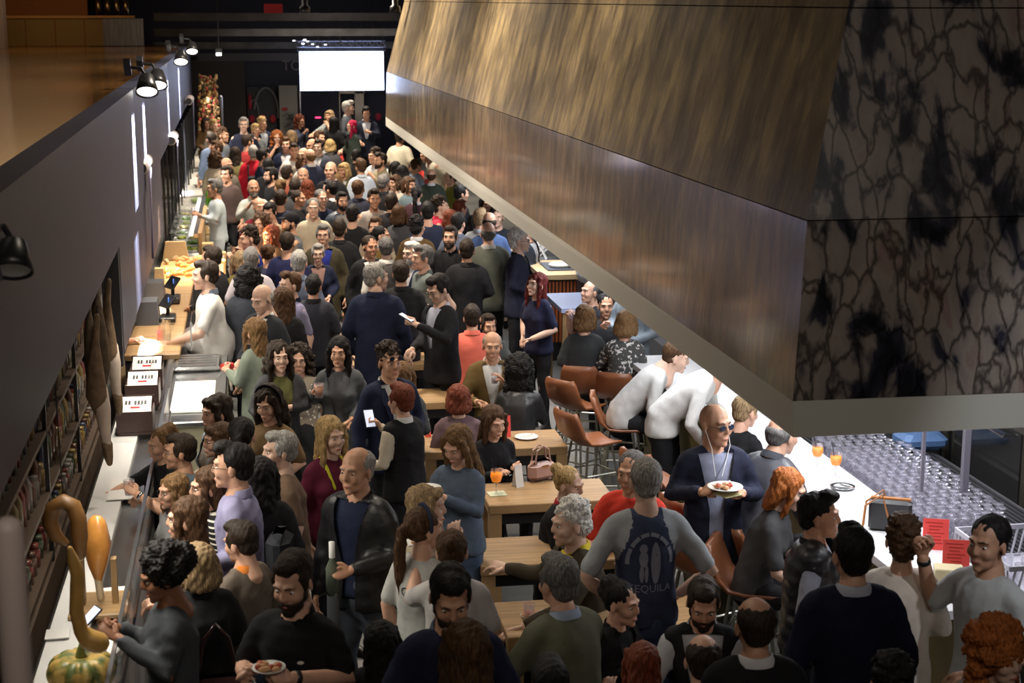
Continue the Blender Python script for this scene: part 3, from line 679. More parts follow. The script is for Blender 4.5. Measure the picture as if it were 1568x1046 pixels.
MB().use(mat('lamp_glow9', (1, 1, 1))).box((0, -.05, 0), (.11, .03, .06)).build('bulb', E_); MB().use(dark).box((0, .05, .05), (.14, .12, .14)).build('housing', E_); MB().use(dark).tube([(0, .05, .1), (0, .05, 2.7)], .012, 5).build('hanger', E_)

# ---- marble canopy over the bar
cb0 = PZ(1215, 670, 2.3); cb1 = PZ(590.6, 192.5, 2.3); YN = cb0.y; YF = cb1.y
def marble_side(name, coat, rough):
    m, N, L, b = nt(name)
    tc = N.new('ShaderNodeTexCoord'); mp = N.new('ShaderNodeMapping'); mp.inputs['Scale'].default_value = (1, 1.7, .5); mp.inputs['Rotation'].default_value = (math.radians(9), 0, 0)
    n = N.new('ShaderNodeTexNoise'); n.inputs['Scale'].default_value = 3.6; n.inputs['Detail'].default_value = 8; n.inputs['Roughness'].default_value = .68; n.inputs['Distortion'].default_value = .25
    r = N.new('ShaderNodeValToRGB'); e = r.color_ramp.elements
    e[0].position = .26; e[0].color = (.07, .055, .04, 1); e[1].position = .78; e[1].color = (.62, .50, .28, 1)
    for p, c in ((.40, (.16, .125, .085)), (.50, (.23, .185, .12)), (.58, (.36, .28, .145)), (.65, (.22, .175, .125))): q = e.new(p); q.color = (*c, 1)
    L.new(tc.outputs['Object'], mp.inputs[0]); L.new(mp.outputs[0], n.inputs[0]); L.new(n.outputs[0], r.inputs[0]); mo = N.new('ShaderNodeTexNoise'); mo.inputs['Scale'].default_value = 2.2; mo.inputs['Detail'].default_value = 8; mr = N.new('ShaderNodeValToRGB'); mr.color_ramp.elements[0].position = .35; mr.color_ramp.elements[0].color = (.42, .40, .38, 1); mr.color_ramp.elements[1].position = .66; mr.color_ramp.elements[1].color = (1, .95, .85, 1)
    mm_ = N.new('ShaderNodeMixRGB'); mm_.blend_type = 'MULTIPLY'; mm_.inputs[0].default_value = .6 if coat == 1 else .95; L.new(tc.outputs['Object'], mo.inputs[0]); L.new(mo.outputs[0], mr.inputs[0]); L.new(r.outputs[0], mm_.inputs[1]); L.new(mr.outputs[0], mm_.inputs[2]); L.new(mm_.outputs[0], b.inputs['Base Color'])  # lower course lighter, upper courses darkened: fall of light put into the colour
    b.inputs['Coat Weight'].default_value = coat; b.inputs['Coat Roughness'].default_value = rough; b.inputs['Coat IOR'].default_value = 2.1 if coat == 1 else 1.5
    n2 = N.new('ShaderNodeTexNoise'); n2.inputs['Scale'].default_value = 16; bp = N.new('ShaderNodeBump'); bp.inputs['Strength'].default_value = .16; bp.inputs['Distance'].default_value = .02
    L.new(mp.outputs[0], n2.inputs[0]); L.new(n2.outputs[0], bp.inputs['Height']); L.new(bp.outputs[0], b.inputs['Normal'])
    b.inputs['Roughness'].default_value = .35; b.inputs['Specular IOR Level'].default_value = .6
    return m
def marble_front():
    m, N, L, b = nt('breccia_marble')
    tc = N.new('ShaderNodeTexCoord'); mp = N.new('ShaderNodeMapping'); mp.inputs['Scale'].default_value = (1.7, 1, .8); mp.inputs['Rotation'].default_value = (0, math.radians(-26), 0)
    w = N.new('ShaderNodeTexNoise'); w.inputs['Scale'].default_value = 2.2; w.inputs['Detail'].default_value = 6
    ad = N.new('ShaderNodeMixRGB'); ad.blend_type = 'LINEAR_LIGHT'; ad.inputs[0].default_value = .34
    v = N.new('ShaderNodeTexVoronoi'); v.feature = 'DISTANCE_TO_EDGE'; v.inputs['Scale'].default_value = 5.0
    vc = N.new('ShaderNodeTexVoronoi'); vc.inputs['Scale'].default_value = 6.5
    r = N.new('ShaderNodeValToRGB'); r.color_ramp.elements[0].position = .01; r.color_ramp.elements[1].position = .11; r.color_ramp.elements[0].color = (0, 0, 0, 1)
    n = N.new('ShaderNodeTexNoise'); n.inputs['Scale'].default_value = 2.9; n.inputs['Detail'].default_value = 9; n.inputs['Distortion'].default_value = .5
    r2 = N.new('ShaderNodeValToRGB'); e = r2.color_ramp.elements; e[0].position = .36; e[0].color = (.012, .012, .018, 1); e[1].position = .74; e[1].color = (.40, .31, .27, 1)
    for p, c in ((.42, (.03, .03, .045)), (.47, (.24, .20, .18)), (.58, (.30, .25, .21)), (.66, (.26, .18, .16))): q = e.new(p); q.color = (*c, 1)
    mx = N.new('ShaderNodeMixRGB'); mx.blend_type = 'MULTIPLY'; mx.inputs[0].default_value = .75
    L.new(tc.outputs['Object'], mp.inputs[0]); L.new(mp.outputs[0], w.inputs[0]); L.new(mp.outputs[0], ad.inputs[1]); L.new(w.outputs[1], ad.inputs[2])
    L.new(ad.outputs[0], v.inputs[0]); L.new(mp.outputs[0], n.inputs[0]); L.new(v.outputs[0], r.inputs[0]); L.new(n.outputs[0], r2.inputs[0])
    L.new(r2.outputs[0], mx.inputs[1]); L.new(r.outputs[0], mx.inputs[2]); L.new(mx.outputs[0], b.inputs['Base Color'])
    b.inputs['Roughness'].default_value = .3
    N.remove(vc); return m
MS = marble_side('polished_streaked_marble', 1, .11); MS2 = marble_side('shaded_streaked_marble', .35, .32); MS2.node_tree.nodes['Principled BSDF'].inputs['Roughness'].default_value = .45; MS2.node_tree.nodes['Principled BSDF'].inputs['Specular IOR Level'].default_value = .35; MF = marble_front()
E_ = empty('marble_canopy', (cb0.x, YN, 2.3)); tag(E_, 'huge marble-clad canopy with a grey lower rim hanging over the bar', 'canopy')
O = Vector((cb0.x, YN, 2.3))
def prow(py_near, py_far):
    pass
N0 = PY(1214, 614.5, YN); F0_ = PY(590.6, 179, YF)
N1 = PY(1236, 338, YN+.05); F1 = PY(592, 110, YF-.02)
N2 = PY(1299, 12, YN+.28); F2 = PY(619, 2, YF-.25)
N3 = N2+(N2-N1)*1.3; F3 = F2+(F2-F1)*1.5
NB = PY(1214.8, 670, YN); FB = PY(590.6, 192.5, YF)
XR = 7.9
def quad(name, rows, mm, gap=0):
    b = MB().use(mm)
    for (a, bb, c, d) in rows: b.add([a-O, bb-O, c-O, d-O], [(0, 1, 2, 3)])
    return b
def panelled(name, lo0, lo1, hi0, hi1, cuts, mm, thick):
    # one course of marble slabs, with open hairline joints; thick is the vector into the wall
    for i in range(len(cuts)-1):
        u0, u1 = cuts[i]+.00006, cuts[i+1]-.00006
        P4 = [lo0.lerp(lo1, u0), lo0.lerp(lo1, u1), hi0.lerp(hi1, u1), hi0.lerp(hi1, u0)]
        P4 = [p_-O for p_ in P4]; B4 = [p_+thick for p_ in P4]
        b = MB().use(mm); b.add(P4+B4, [(0, 3, 2, 1), (4, 5, 6, 7), (0, 1, 5, 4), (1, 2, 6, 5), (2, 3, 7, 6), (3, 0, 4, 7)])
        b.build(name, E_)
dz_ = Vector((0, 0, .003)); inn = Vector((.05, 0, 0)); back = Vector((0, .05, 0))
panelled('side_slab', N0, F0_, N1-dz_, F1-dz_, (0, .035, .10, .22, .40, .65, 1), MS, inn)
panelled('side_slab', N1+dz_, F1+dz_, N2-dz_, F2-dz_, (0, .05, .16, .3, .5, 1), MS2, inn)
panelled('side_slab', N2+dz_, F2+dz_, N3, F3, (0, .08, .2, .45, 1), MS2, inn)
def RX(p_, x=XR): return Vector((x, p_.y-.02, p_.z))
panelled('front_slab', N0, RX(N0), N1-dz_, RX(N1)-dz_, (0, .085, .19, .4, 1), MF, back)
panelled('front_slab', N1+dz_, RX(N1)+dz_, N2-dz_, RX(N2)-dz_, (0, .085, .19, .4, 1), MF, back)
panelled('front_slab', N2+dz_, RX(N2)+dz_, N3, RX(N3), (0, .085, .19, .4, 1), MF, back)
rim = mat('rim_grey', (.58, .57, .50), .5)
b = MB().use(rim)
rr = [NB, FB, Vector((XR, YF, FB.z)), Vector((XR, YN-.0, NB.z))]
rt = [N0, F0_, Vector((XR, YF, F0_.z)), Vector((XR, YN, N0.z))]
b.add([p_-O for p_ in rr+rt], [(0, 1, 2, 3), (4, 0, 3, 7), (1, 0, 4, 5), (2, 1, 5, 6), (3, 2, 6, 7), (7, 6, 5, 4)])
b.build('rim', E_)
# far end wall of the canopy
b = MB().use(MS); b.add([F0_-O, F1-O, F2-O, F3-O, Vector((XR, YF, F3.z))-O, Vector((XR, YF, F0_.z))-O], [(0, 1, 2, 3, 4, 5)]); b.build('end_wall', E_)
for y in (9.2, 12.2, 15.6, 19.5, 24):
    o = MB().use(mat('strip_glow', (.95, .97, 1), emit=6)).box((0, 0, 0), (.10, 2.3, .03)).build('strip_lamp'); o.location = (4.35, y, 2.27)
    tag(o, 'long white strip lamp fixed under the marble canopy', 'lamp', 'strip lamps under the canopy')
# ---------------------------------------------------------------- food counter along the left wall
steel = mat('steel', (.50, .51, .52), .25, 1, var=.25, vscale=7, stretch=(1, .2, 1)); white = mat('white_enamel', (.68, .68, .67), .3)
glass = mat('clear_glass', (.95, .97, .96), .02, trans=1, alpha=.35); oak = mat('oak', (.34, .21, .095), .45, var=.3, vscale=5, stretch=(.5, 6, 1), bump=.1)
kraft = mat('kraft_card', (.50, .36, .16), .7); blackp = mat('black_plastic', (.018, .018, .02), .35); cream = mat('cream_panel', (.42, .40, .28), .4)
red = mat('red_card', (.55, .035, .03), .5); paper = mat('paper', (.72, .71, .68), .7)
def thing(name, loc, label, cat, group=None, rz=0): return tag(empty(name, loc, rz), label, cat, group)
def one(name, b, loc, label, cat, group=None, smooth=False, rz=0):
    o = b.build(name, None, smooth); o.location = loc; o.rotation_euler = (0, 0, rz); return tag(o, label, cat, group)
E_ = thing('serving_counter', (-.92, 9.2, 0), 'long white serving counter with steel top and glass guard under the dark shelves', 'counter')
MB().use(white).box((0, 0, .48), (.42, 7.6, .95)).build('base', E_); MB().use(steel).box((0, 0, 1.0), (.44, 7.6, .1), bev=.01).build('top', E_)
MB().use(white).box((-.09, 0, 1.06), (.20, 7.5, .03)).build('raised_shelf', E_)
MB().use(glass).box((.215, -.1, 1.17), (.008, 7.2, .24)).build('glass_guard', E_)
b = MB().use(steel); b.box((.215, -.1, 1.295), (.02, 7.2, .012)); b.build('rail', E_)
E_ = thing('display_unit', (-.57, 14.3, 0), 'cream fronted display unit with steel trays and a white sheet on top', 'display')
MB().use(cream).box((0, 0, .45), (.58, 2.6, .88)).build('cabinet', E_); MB().use(steel).box((0, 0, .92), (.60, 2.64, .05), bev=.01).build('top', E_)
MB().use(steel).box((.02, .85, .97), (.44, .62, .05), bev=.02).build('tray', E_); MB().use(steel).box((-.23, -.1, .98), (.08, 2.3, .06), bev=.02).build('trough', E_)
b = MB().use(steel)
for k in range(5): b.box((.02, .62+k*.11, 1.0), (.36, .05, .012))
b.build('ribs', E_)
one('paper_sheet', MB().use(mat('lit_sheet', (.9, .9, .88), .6)).box((0, 0, 0), (.36, 1.15, .012)), (-.55, 13.85, .955), 'bright white paper sheet lying on the steel display unit', 'paper')
MB().use(glass).box((-.30, 0, 1.15), (.008, 2.6, .40)).build('glass_side', E_)
E_ = thing('till_counter', (-.98, 17.4, 0), 'wooden topped counter carrying the cash tills', 'counter')
MB().use(dark).box((0, 0, .5), (.50, 4.3, .98)).build('base', E_); MB().use(oak).box((0, 0, 1.02), (.52, 4.34, .06), bev=.01).build('top', E_)
E_ = thing('sneeze_guard', (-.76, 15.35, 1.05), 'tall clear glass guard on the wooden counter before the tills', 'glass guard')
MB().use(glass).box((0, 0, .14), (.30, .008, .28)).build('front_pane', E_); MB().use(glass).box((.15, .5, .14), (.008, 1.0, .28)).build('side_pane', E_)
MB().use(steel).box((.15, 0, .14), (.014, .014, .28)).build('post', E_)
for i, (y, lb) in enumerate(((16.9, 'dark cash till nearest the wooden counter end'), (18.1, 'dark cash till standing behind the nearer one'))):
    E_ = thing('cash_till', (-1.0, y, 1.05), lb, 'cash till'); sh_ = mat('till_grey', (.10, .105, .12), .4)
    b = MB().use(sh_); b.box((-.10, 0, .12), (.24, .40, .24), taper=.8, bev=0); b.build('printer', E_); MB().use(blackp).box((.10, -.05, .04), (.16, .3, .07), bev=.01).build('keypad', E_)
    b = MB().use(blackp); b.box((0, 0, 0), (.02, .22, .16), bev=.004); o = b.build('screen', E_); o.location = (.10, -.02, .22); o.rotation_euler = (0, .7, .5)
    MB().use(blackp).tube([(.10, -.02, .06), (.10, -.02, .2)], .02, 8).build('stalk', E_); MB().use(mat('till_blue', (.1, .25, .8), emit=.8)).box((.112, -.03, .235), (.006, .09, .05)).build('lit_display', E_)
for k, (y, lb) in enumerate(((12.25, 'dark brown box of paper slips, nearest of the row on the counter'), (13.15, 'dark brown box of paper slips in the middle of the row'), (13.75, 'dark brown box of paper slips farthest from the hanging hams'))):
    E_ = thing('slip_box', (-.93, y, 1.08), lb, 'box'); bx = mat('brown_lacquer', (.055, .028, .024), .35)
    b = MB().use(bx); b.box((0, -.14, .09), (.27, .01, .18)); b.box((0, .16, .12), (.27, .01, .24)); b.box((-.13, 0, .09), (.01, .3, .18)); b.box((.13, 0, .09), (.01, .3, .18)); b.box((0, 0, .01), (.27, .3, .02)); b.build('case', E_)
    c = MB().use(paper); c.box((0, 0, 0), (.24, .24, .012)); o = c.build('paper_card', E_); o.location = (0, .02, .19); o.rotation_euler = (.35, 0, 0)
    for nm, cm, pts in (('print', mat('ink', (.03, .03, .03), .6), [(-.07+.025*i+.02*(i > 1), .03, .016, .05) for i in range(6)]), ('red_mark', mat('ink_red', (.6, .02, .03), .6), [(0, -.035, .07, .02)])):
        c = MB().use(cm)
        for (x, y_, w, h) in pts: c.box((x, y_, .009), (w, h, .003))
        q = c.build(nm, o)
# hand laid on the counter by someone hidden behind the panel
hb = MB().use(SKIN[0]); hb.add(*[HANDS['flat'][0].tolist(), HANDS['flat'][1]]); hb.tube([(0, 0, 0), (0, -.1, 0), (0, -.2, .01)], [.028, .036, .04], 10)
one('hand', hb, (-1.19, 15.75, 1.09), 'bare hand resting on the wooden counter from behind the dark panel', 'hand', smooth=True, rz=math.radians(-70))
for (x, y, r, h, m_, lb) in ((-.93, 15.9, .03, .10, red, 'small red jar beside the glass guard'), (-.86, 15.9, .034, .2, glass, 'stack of clear cups beside the small red jar')):
    one('jar' if m_ is red else 'cup_stack', MB().use(m_).lathe([(0, 0), (r, 0), (r, h), (0, h)], n=14), (x, y, 1.05), lb, 'jar' if m_ is red else 'cups', None, True)
# warm food bay
E_ = thing('warm_food_counter', (-.93, 20.6, 0), 'low food counter glowing orange under a heat lamp', 'counter')
MB().use(steel).box((0, 0, .5), (.56, 2.0, .98)).build('base', E_); MB().use(mat('warm_tray', (.75, .45, .2), .4)).box((0, 0, 1.02), (.5, 1.9, .05), bev=.01).build('tray', E_)
spot('heat_lamp_light', (-.85, 20.2, 2.3), (-.82, 20.0, 1.05), 420, 70, (1, .55, .2), .08)
area('warm_side_light', (-.62, 20.2, 2.0), .2, .6, 60, (1, .48, .16), (0, math.radians(-38), 0), 62)
rs = random.Random(11)
for k in range(22):
    a = rs.random()*6.28; x = -.93+rs.uniform(-.2, .22); y = 19.8+rs.random()*1.5
    b = MB().use(mat('bread_%d' % (k % 3), ((.62, .38, .15), (.50, .26, .09), (.72, .52, .28))[k % 3], .6, bump=.4, bscale=30)); b.tube([(-.05, 0, 0), (0, .01, .012), (.05, 0, 0)], [.022, .032, .02], 8)
    one('bread_roll', b, (x, y, 1.075), 'small golden bread roll on the orange lit counter', 'bread', 'rolls on the warm food counter', True, a)
for (x, y, w, h, lb) in ((-1.12, 19.5, .13, .17, 'pale paper bag glowing at the back of the warm counter'), (-1.0, 21.3, .34, .24, 'large crumpled brown paper bag behind the warm counter')):
    b = MB().use(mat('bag_paper', (.50, .37, .2), .8, bump=.6, bscale=12)); b.box((0, 0, h/2), (w, .12, h), taper=.75); one('paper_bag', b, (x, y, 1.05), lb, 'bag')
# glass case with greens
E_ = thing('salad_case', (-.97, 24.1, 0), 'refrigerated glass case filled with green salads', 'display case')
MB().use(steel).box((0, 0, .5), (.46, 4.8, .98)).build('base', E_); MB().use(white).box((.05, 0, 1.0), (.40, 4.6, .06)).build('deck', E_)
MB().use(glass).box((.0, 0, 1.32), (.42, 4.6, .008)).build('glass_top', E_); MB().use(steel).box((.22, 0, 1.3), (.05, 4.7, .05)).build('front_rail', E_)
MB().use(mat('case_lamp', (1, 1, .95), emit=2.2)).box((.15, 0, 1.28), (.05, 4.4, .012)).build('tube_light', E_)
for k in range(16):
    b = MB().use(mat('greens_%d' % (k % 3), ((.13, .26, .03), (.28, .34, .05), (.45, .38, .10))[k % 3], .5, bump=.5, bscale=30))
    for j in range(9): b.ell((rs.uniform(-.06, .06), rs.uniform(-.06, .06), .035+rs.uniform(-.01, .03)), (.035, .03, .022), n=7, m=5)
    b.use(white); b.lathe([(.0, 0), (.08, 0), (.105, .035), (.095, .035)], n=14)
    one('salad_bowl', b, (-1.02+.2*(k % 2), 22.1+.55*(k//2), 1.03), 'shallow bowl of green salad inside the glass case', 'bowl', 'salad bowls in the glass case', True)
for k, (x, y, z, lb) in enumerate(((-.64, 20.0, 1.0, 'kraft gift box, lowest of the column near the warm counter'), (-.63, 20.7, 1.0, 'kraft gift box second from the warm counter'), (-.60, 21.9, 1.0, 'kraft gift box standing alone in the middle of the steel shelf'), (-.63, 24.2, 1.0, 'kraft gift box near the chef in pale tunic'), (-.42, 20.3, 1.0, 'kraft box with a window beside the column of gift boxes'), (-.42, 21.0, 1.0, 'kraft box with a window behind the other windowed box'))):
    E_ = thing('gift_box', (x, y, z), lb, 'box'); b = MB().use(kraft); b.box((0, 0, .09), (.15, .15, .18), bev=.006); b.build('carton', E_)
    MB().use(mat('window_film' if k > 3 else 'sticker', (.75, .72, .66), .3)).box((0, -.077, .09), (.10 if k > 3 else .035, .004, .11 if k > 3 else .035)).build('window' if k > 3 else 'sticker', E_)
E_ = thing('steel_shelf', (-.56, 22.4, 0), 'narrow steel shelf along the public side of the salad case', 'shelf')
MB().use(steel).box((0, 0, .98), (.34, 5.4, .03)).build('shelf_board', E_)
for y in (-2.5, 0, 2.5): MB().use(steel).box((0, y, .48), (.30, .05, .97)).build('leg', E_)
one('wooden_post', MB().use(oak).box((0, 0, .15), (.05, 3.2, .30)), (-.70, 23.6, 1.0), 'long pale wooden divider between salad case and steel shelf', 'divider')
one('red_napkin', MB().use(red).tube([(-.1, 0, 0), (0, .02, .02), (.1, 0, .03)], [.02, .045, .03], 10, flat=.4), (-.58, 26.0, 1.35), 'red napkin held above the steel shelf beside the chef', 'napkin', None, True)
E_ = thing('far_counter', (-.95, 34.2, 0), 'long white counter with bottles and boards running to the back wall', 'counter')
MB().use(white).box((0, 0, .5), (.50, 15, .98)).build('base', E_); MB().use(mat('pale_top', (.62, .60, .55), .4)).box((0, 0, 1.03), (.56, 15.1, .08)).build('top', E_)
for k, (y, m_, w, lb) in enumerate(((27.6, mat('bowl_green', (.25, .38, .05), .4), .12, 'green bowl on the white counter beyond the salad case'), (33.5, red, .05, 'red cylinder on the far white counter'), (32.2, oak, .14, 'wooden board lying on the far white counter'), (30.2, paper, .15, 'pile of white plates on the far white counter'))):
    b = MB().use(m_)
    if k == 2: b.box((0, 0, .02), (.3, .35, .03), bev=.01); b.box((.05, .05, .05), (.15, .2, .03))
    else: b.lathe([(0, 0), (w*.7, 0), (w, (.07, .32, 0, .05)[k]), (w*.9, (.07, .33, 0, .06)[k]), (0, (.03, .33, 0, .06)[k])], n=18)
    one(('bowl', 'canister', 'board', 'plate_pile')[k], b, (-.9, y, 1.07), lb, ('bowl', 'canister', 'board', 'plates')[k], None, k != 2)
for k in range(7):
    one('oil_bottle', MB().use(mat('green_glass', (.10, .30, .03), .1, trans=.4)).lathe([(0, 0), (.036, 0), (.036, .18), (.014, .23), (.014, .29), (0, .29)], n=12), (-.72+.03*(k % 2), 27.0+k*.28, 1.07), 'green bottle in the row along the white counter edge', 'bottle', 'green bottles on the far counter', True)
# garland of dried fruit and flowers at the far end
b = MB(); 
for k in range(420):
    t = rs.random(); b.use((mat('dry_gold', (.34, .23, .09), .7), mat('dry_brown', (.20, .11, .045), .7), mat('dry_red', (.30, .03, .03), .7), mat('leaf_dark', (.06, .06, .025), .7))[rs.choice([0, 0, 1, 1, 2, 3])])
    b.ell((rs.uniform(-.30, .25)*(1-.3*t), rs.uniform(-.3, .3), t*1.75), (rs.uniform(.02, .045), rs.uniform(.02, .045), rs.uniform(.02, .06)), n=6, m=4)
one('dried_garland', b, (-.86, 37.0, 1.1), 'tall cluster of dried golden fruit and red flowers at the far counter end', 'garland', None, True)['kind'] = 'stuff'
area('garland_light', (-.5, 35.5, 2.3), .3, .3, 10, (1, .7, .35), (math.radians(35), 0, 0))
# ---- shelving under the balcony band
E_ = thing('wall_shelving', (-1.45, 8.6, 0), 'dark open shelving full of jars under the balcony band', 'shelving')
ds = mat('dark_oak', (.07, .045, .028), .5)
for z in (1.05, 1.42, 1.80, 2.18): MB().use(ds).box((0, .6, z), (.42, 7.8, .03)).build('shelf_board', E_)
for y in (-3.2, -1.0, .9, 2.6, 4.3): MB().use(blackp).box((.20, y, 1.2), (.025, .03, 2.4)).build('upright', E_)
MB().use(ds).box((0, .6, .5), (.44, 7.8, 1.0)).build('cupboard', E_)
kinds = [('jar', [(0, 0), (.04, 0), (.042, .10), (.03, .12), (.034, .12), (.034, .14), (0, .14)]), ('bottle', [(0, 0), (.034, 0), (.034, .17), (.012, .22), (.012, .28), (0, .28)])]
cols = [(.20, .13, .03), (.16, .025, .015), (.04, .055, .02), (.16, .15, .13), (.10, .04, .02), (.20, .17, .08), (.03, .04, .07)]
protos = []
for i, (n, pr) in enumerate(kinds):
    for j, c in enumerate(cols):
        me = MB().use(mat('preserve_%d' % j, c, .25, coat=.3)).lathe(pr, n=12).build('tmp', None, True); protos.append((n, me.data)); bpy.data.objects.remove(me)
for z in (1.065, 1.435, 1.815):
    for r_ in range(2):
        y = 6.4
        while y < 12.9:
            n, me = protos[rs.randrange(14)]
            if z == 1.065 and n == 'bottle': n, me = protos[rs.randrange(7)]
            o = bpy.data.objects.new(n, me); COL.objects.link(o); o.location = (-1.32-.12*r_, y, z); tag(o, 'small glass %s of preserves among the goods on the dark shelving' % n, n, n+'s on the dark shelving'); y += rs.uniform(.10, .16)+.05*r_
for k, (y, x, z, sc, lb) in enumerate(((11.7, -1.03, 1.36, 1.0, 'cured ham hanging with pale lower end, nearest the brown slip boxes'), (10.4, -1.0, 1.34, 1.0, 'cured ham hanging with pale lower end above the white counter'))):
    E_ = thing('hanging_ham', (x, y, z), lb, 'ham'); hm_ = mat('ham_skin', (.20, .13, .075), .5, var=.4, vscale=14, bump=.4); ft = mat('ham_fat', (.72, .60, .50), .45, var=.12)
    b = MB().use(hm_); b.tube([(0, 0, .98), (-.02, 0, .82), (-.03, 0, .62), (-.03, 0, .46), (0, 0, .34)], [.022, .03, .065, .085, .06], 14, flat=.7); b.build('ham', E_, True)
    b = MB().use(ft); b.tube([(0, 0, .50), (.005, -.02, .38), (.01, 0, .22), (.02, 0, .10)], [.05, .062, .045, .032], 14, flat=.7); b.build('fat_end', E_, True)
    b = MB().use(hm_); b.tube([(.02, 0, .13), (.025, 0, .04), (.03, 0, .0)], [.036, .03, .02], 10); b.build('shank', E_, True)
    MB().use(blackp).tube([(0, 0, .96), (0, 0, 1.05)], .004, 5).build('string', E_)
for k, (px, py, lb) in enumerate(((151, 520, 'long dark furry ham hanging highest by the black shelf post'), (140, 560, 'long dark ham hanging just before the highest one'))):
    P = PX(px, py, -1.06); b = MB().use(mat('dark_ham', (.13, .095, .06), .6, var=.4, vscale=18, bump=.5)); b.tube([(0, 0, .38), (0, 0, .2), (.01, 0, 0), (.02, 0, -.18), (.02, 0, -.3)], [.02, .045, .065, .06, .03], 12, flat=.75); one('cured_ham', b, P, lb, 'ham', None, True)
# ham in its stand, squashes, pumpkin, papers
E_ = thing('carving_ham', (-.88, 8.45, 1.075), 'glossy orange ham clamped upright in a wooden carving stand', 'ham')
hg = mat('orange_ham', (.62, .27, .06), .28, var=.25, vscale=8, coat=.4)
b = MB().use(hg); b.tube([(0, 0, .16), (0, .0, .24), (0, .02, .36), (.005, .03, .46)], [.024, .055, .088, .06], 16, flat=.8); b.build('ham', E_, True)
b = MB().use(mat('hoof', (.55, .45, .3), .5)); b.tube([(0, 0, .17), (.01, -.02, .06)], [.022, .02], 8); b.build('trotter', E_, True)
MB().use(oak).box((0, 0, .015), (.30, .36, .03), bev=.008).build('stand_base', E_)
for s in (-1, 1): MB().use(oak).box((s*.085, 0, .15), (.03, .06, .26)).build('stand_arm', E_)
pk = PZ(125, 1022, 1.19)
E_ = thing('pumpkin', (pk.x, pk.y, 1.075), 'green and orange ribbed pumpkin on the end of the white counter', 'pumpkin')
b = MB(); m_, N, L, bs = nt('pumpkin_skin'); tc = N.new('ShaderNodeTexCoord'); n = N.new('ShaderNodeTexNoise'); n.inputs['Scale'].default_value = 14; r = N.new('ShaderNodeValToRGB')
r.color_ramp.elements[0].position = .42; r.color_ramp.elements[0].color = (.13, .17, .05, 1); r.color_ramp.elements[1].position = .58; r.color_ramp.elements[1].color = (.62, .42, .12, 1)
L.new(tc.outputs['Object'], n.inputs[0]); L.new(n.outputs[0], r.inputs[0]); L.new(r.outputs[0], bs.inputs['Base Color']); bs.inputs['Roughness'].default_value = .4
b.use(m_); R = []
for j in range(15):
    t = math.pi*j/14; rr_ = .165*math.sin(t)**.8; zz = .10-.10*math.cos(t)-(.035*math.exp(-((t-math.pi)/.45)**2))
    R.append([((rr_*(1-.17*abs(math.cos(k*math.pi/8))**4))*math.cos(2*math.pi*k/96*1), (rr_*(1-.17*abs(math.cos(k*math.pi/8))**4))*math.sin(2*math.pi*k/96), zz) for k in range(96)])
b.rings(R); b.build('flesh', E_, True)
MB().use(mat('stalk_green', (.22, .25, .07), .6)).tube([(0, 0, .16), (.0, 0, .20), (.015, 0, .235)], [.03, .018, .02], 8).build('stalk', E_, True)
sq = mat('squash_skin', (.62, .36, .10), .35, var=.18, vscale=10)
P = [PY(x, y, 7.05) for (x, y) in ((152, 985), (135, 978), (124, 965), (117, 935), (118, 905), (119, 880), (112, 858), (107, 840))]; o0 = P[1].copy()
one('long_squash', MB().use(sq).tube([p_-o0 for p_ in P], [.05, .048, .034, .032, .032, .033, .027, .012], 14), o0, 'tall thin orange squash standing upright behind the ribbed pumpkin', 'squash', None, True)
c0 = PY(97, 797, 8.2); b = MB().use(mat('ring_squash', (.16, .075, .02), .45))
b.tube([PY(x, y, 8.2)-c0 for (x, y) in ((101, 832), (86, 822), (76, 800), (81, 778), (97, 768), (112, 775), (120, 795), (122, 822), (123, 850))], [.02, .036, .042, .043, .043, .043, .043, .043, .03], 12)
b.use(blackp); b.tube([PY(97, 768, 8.2)-c0, (0, 0, 2.38-c0.z)], .004, 5)
one('curved_squash', b, c0, 'brown hook shaped squash hanging in front of the dark shelving', 'squash', None, True)
for (cx, cy, w, h, rz, z, m_, lb) in ((PZ(165, 915, 1.1).x, PZ(165, 915, 1.1).y, .2, .30, .12, 1.10, paper, 'pale grey menu sheet on the counter beside the woman holding the phone'), (PZ(160, 990, 1.1).x, PZ(160, 990, 1.1).y, .2, .26, -.35, 1.105, paper, 'pale sheet half under the pumpkin'), (PZ(88, 968, 1.1).x, PZ(88, 968, 1.1).y, .12, .13, .05, 1.09, paper, 'small white card on the counter edge near the pumpkin'), (PZ(190, 745, 1.1).x, PZ(190, 745, 1.1).y, .2, .5, .02, 1.085, paper, 'white tray liner on the counter beneath the hanging hams')):
    one('paper_sheet', MB().use(m_).box((0, 0, 0), (w, h, .006)), (cx, cy, z), lb, 'paper', None, False, rz)
c0 = PY(50, 822, 8.0); one('glass_demijohn', MB().use(mat('olive_glass', (.25, .24, .10), .1, trans=.6)).lathe([(0, 0), (.09, 0), (.11, .08), (.10, .18), (.03, .25), (.03, .30)], n=20), (-1.27, 7.6, 1.08), 'large round olive glass jar on the lowest dark shelf', 'jar', None, True)
c0 = PY(12, 812, 3.6); one('pale_post', MB().use(mat('pale_lacquer', (.55, .46, .44), .5)).tube([(0, 0, 0), (0, 0, -.6), (0, 0, -1.2), (0, 0, -c0.z+.05)], .035, 20), (c0.x, 3.6, c0.z), 'out of focus pale rounded post close to the camera', 'post', None, True)
P = wall_spot(20, 400, 'blurred dark spotlight with a warm rim, nearest to the camera on the band', 0, big=.75)
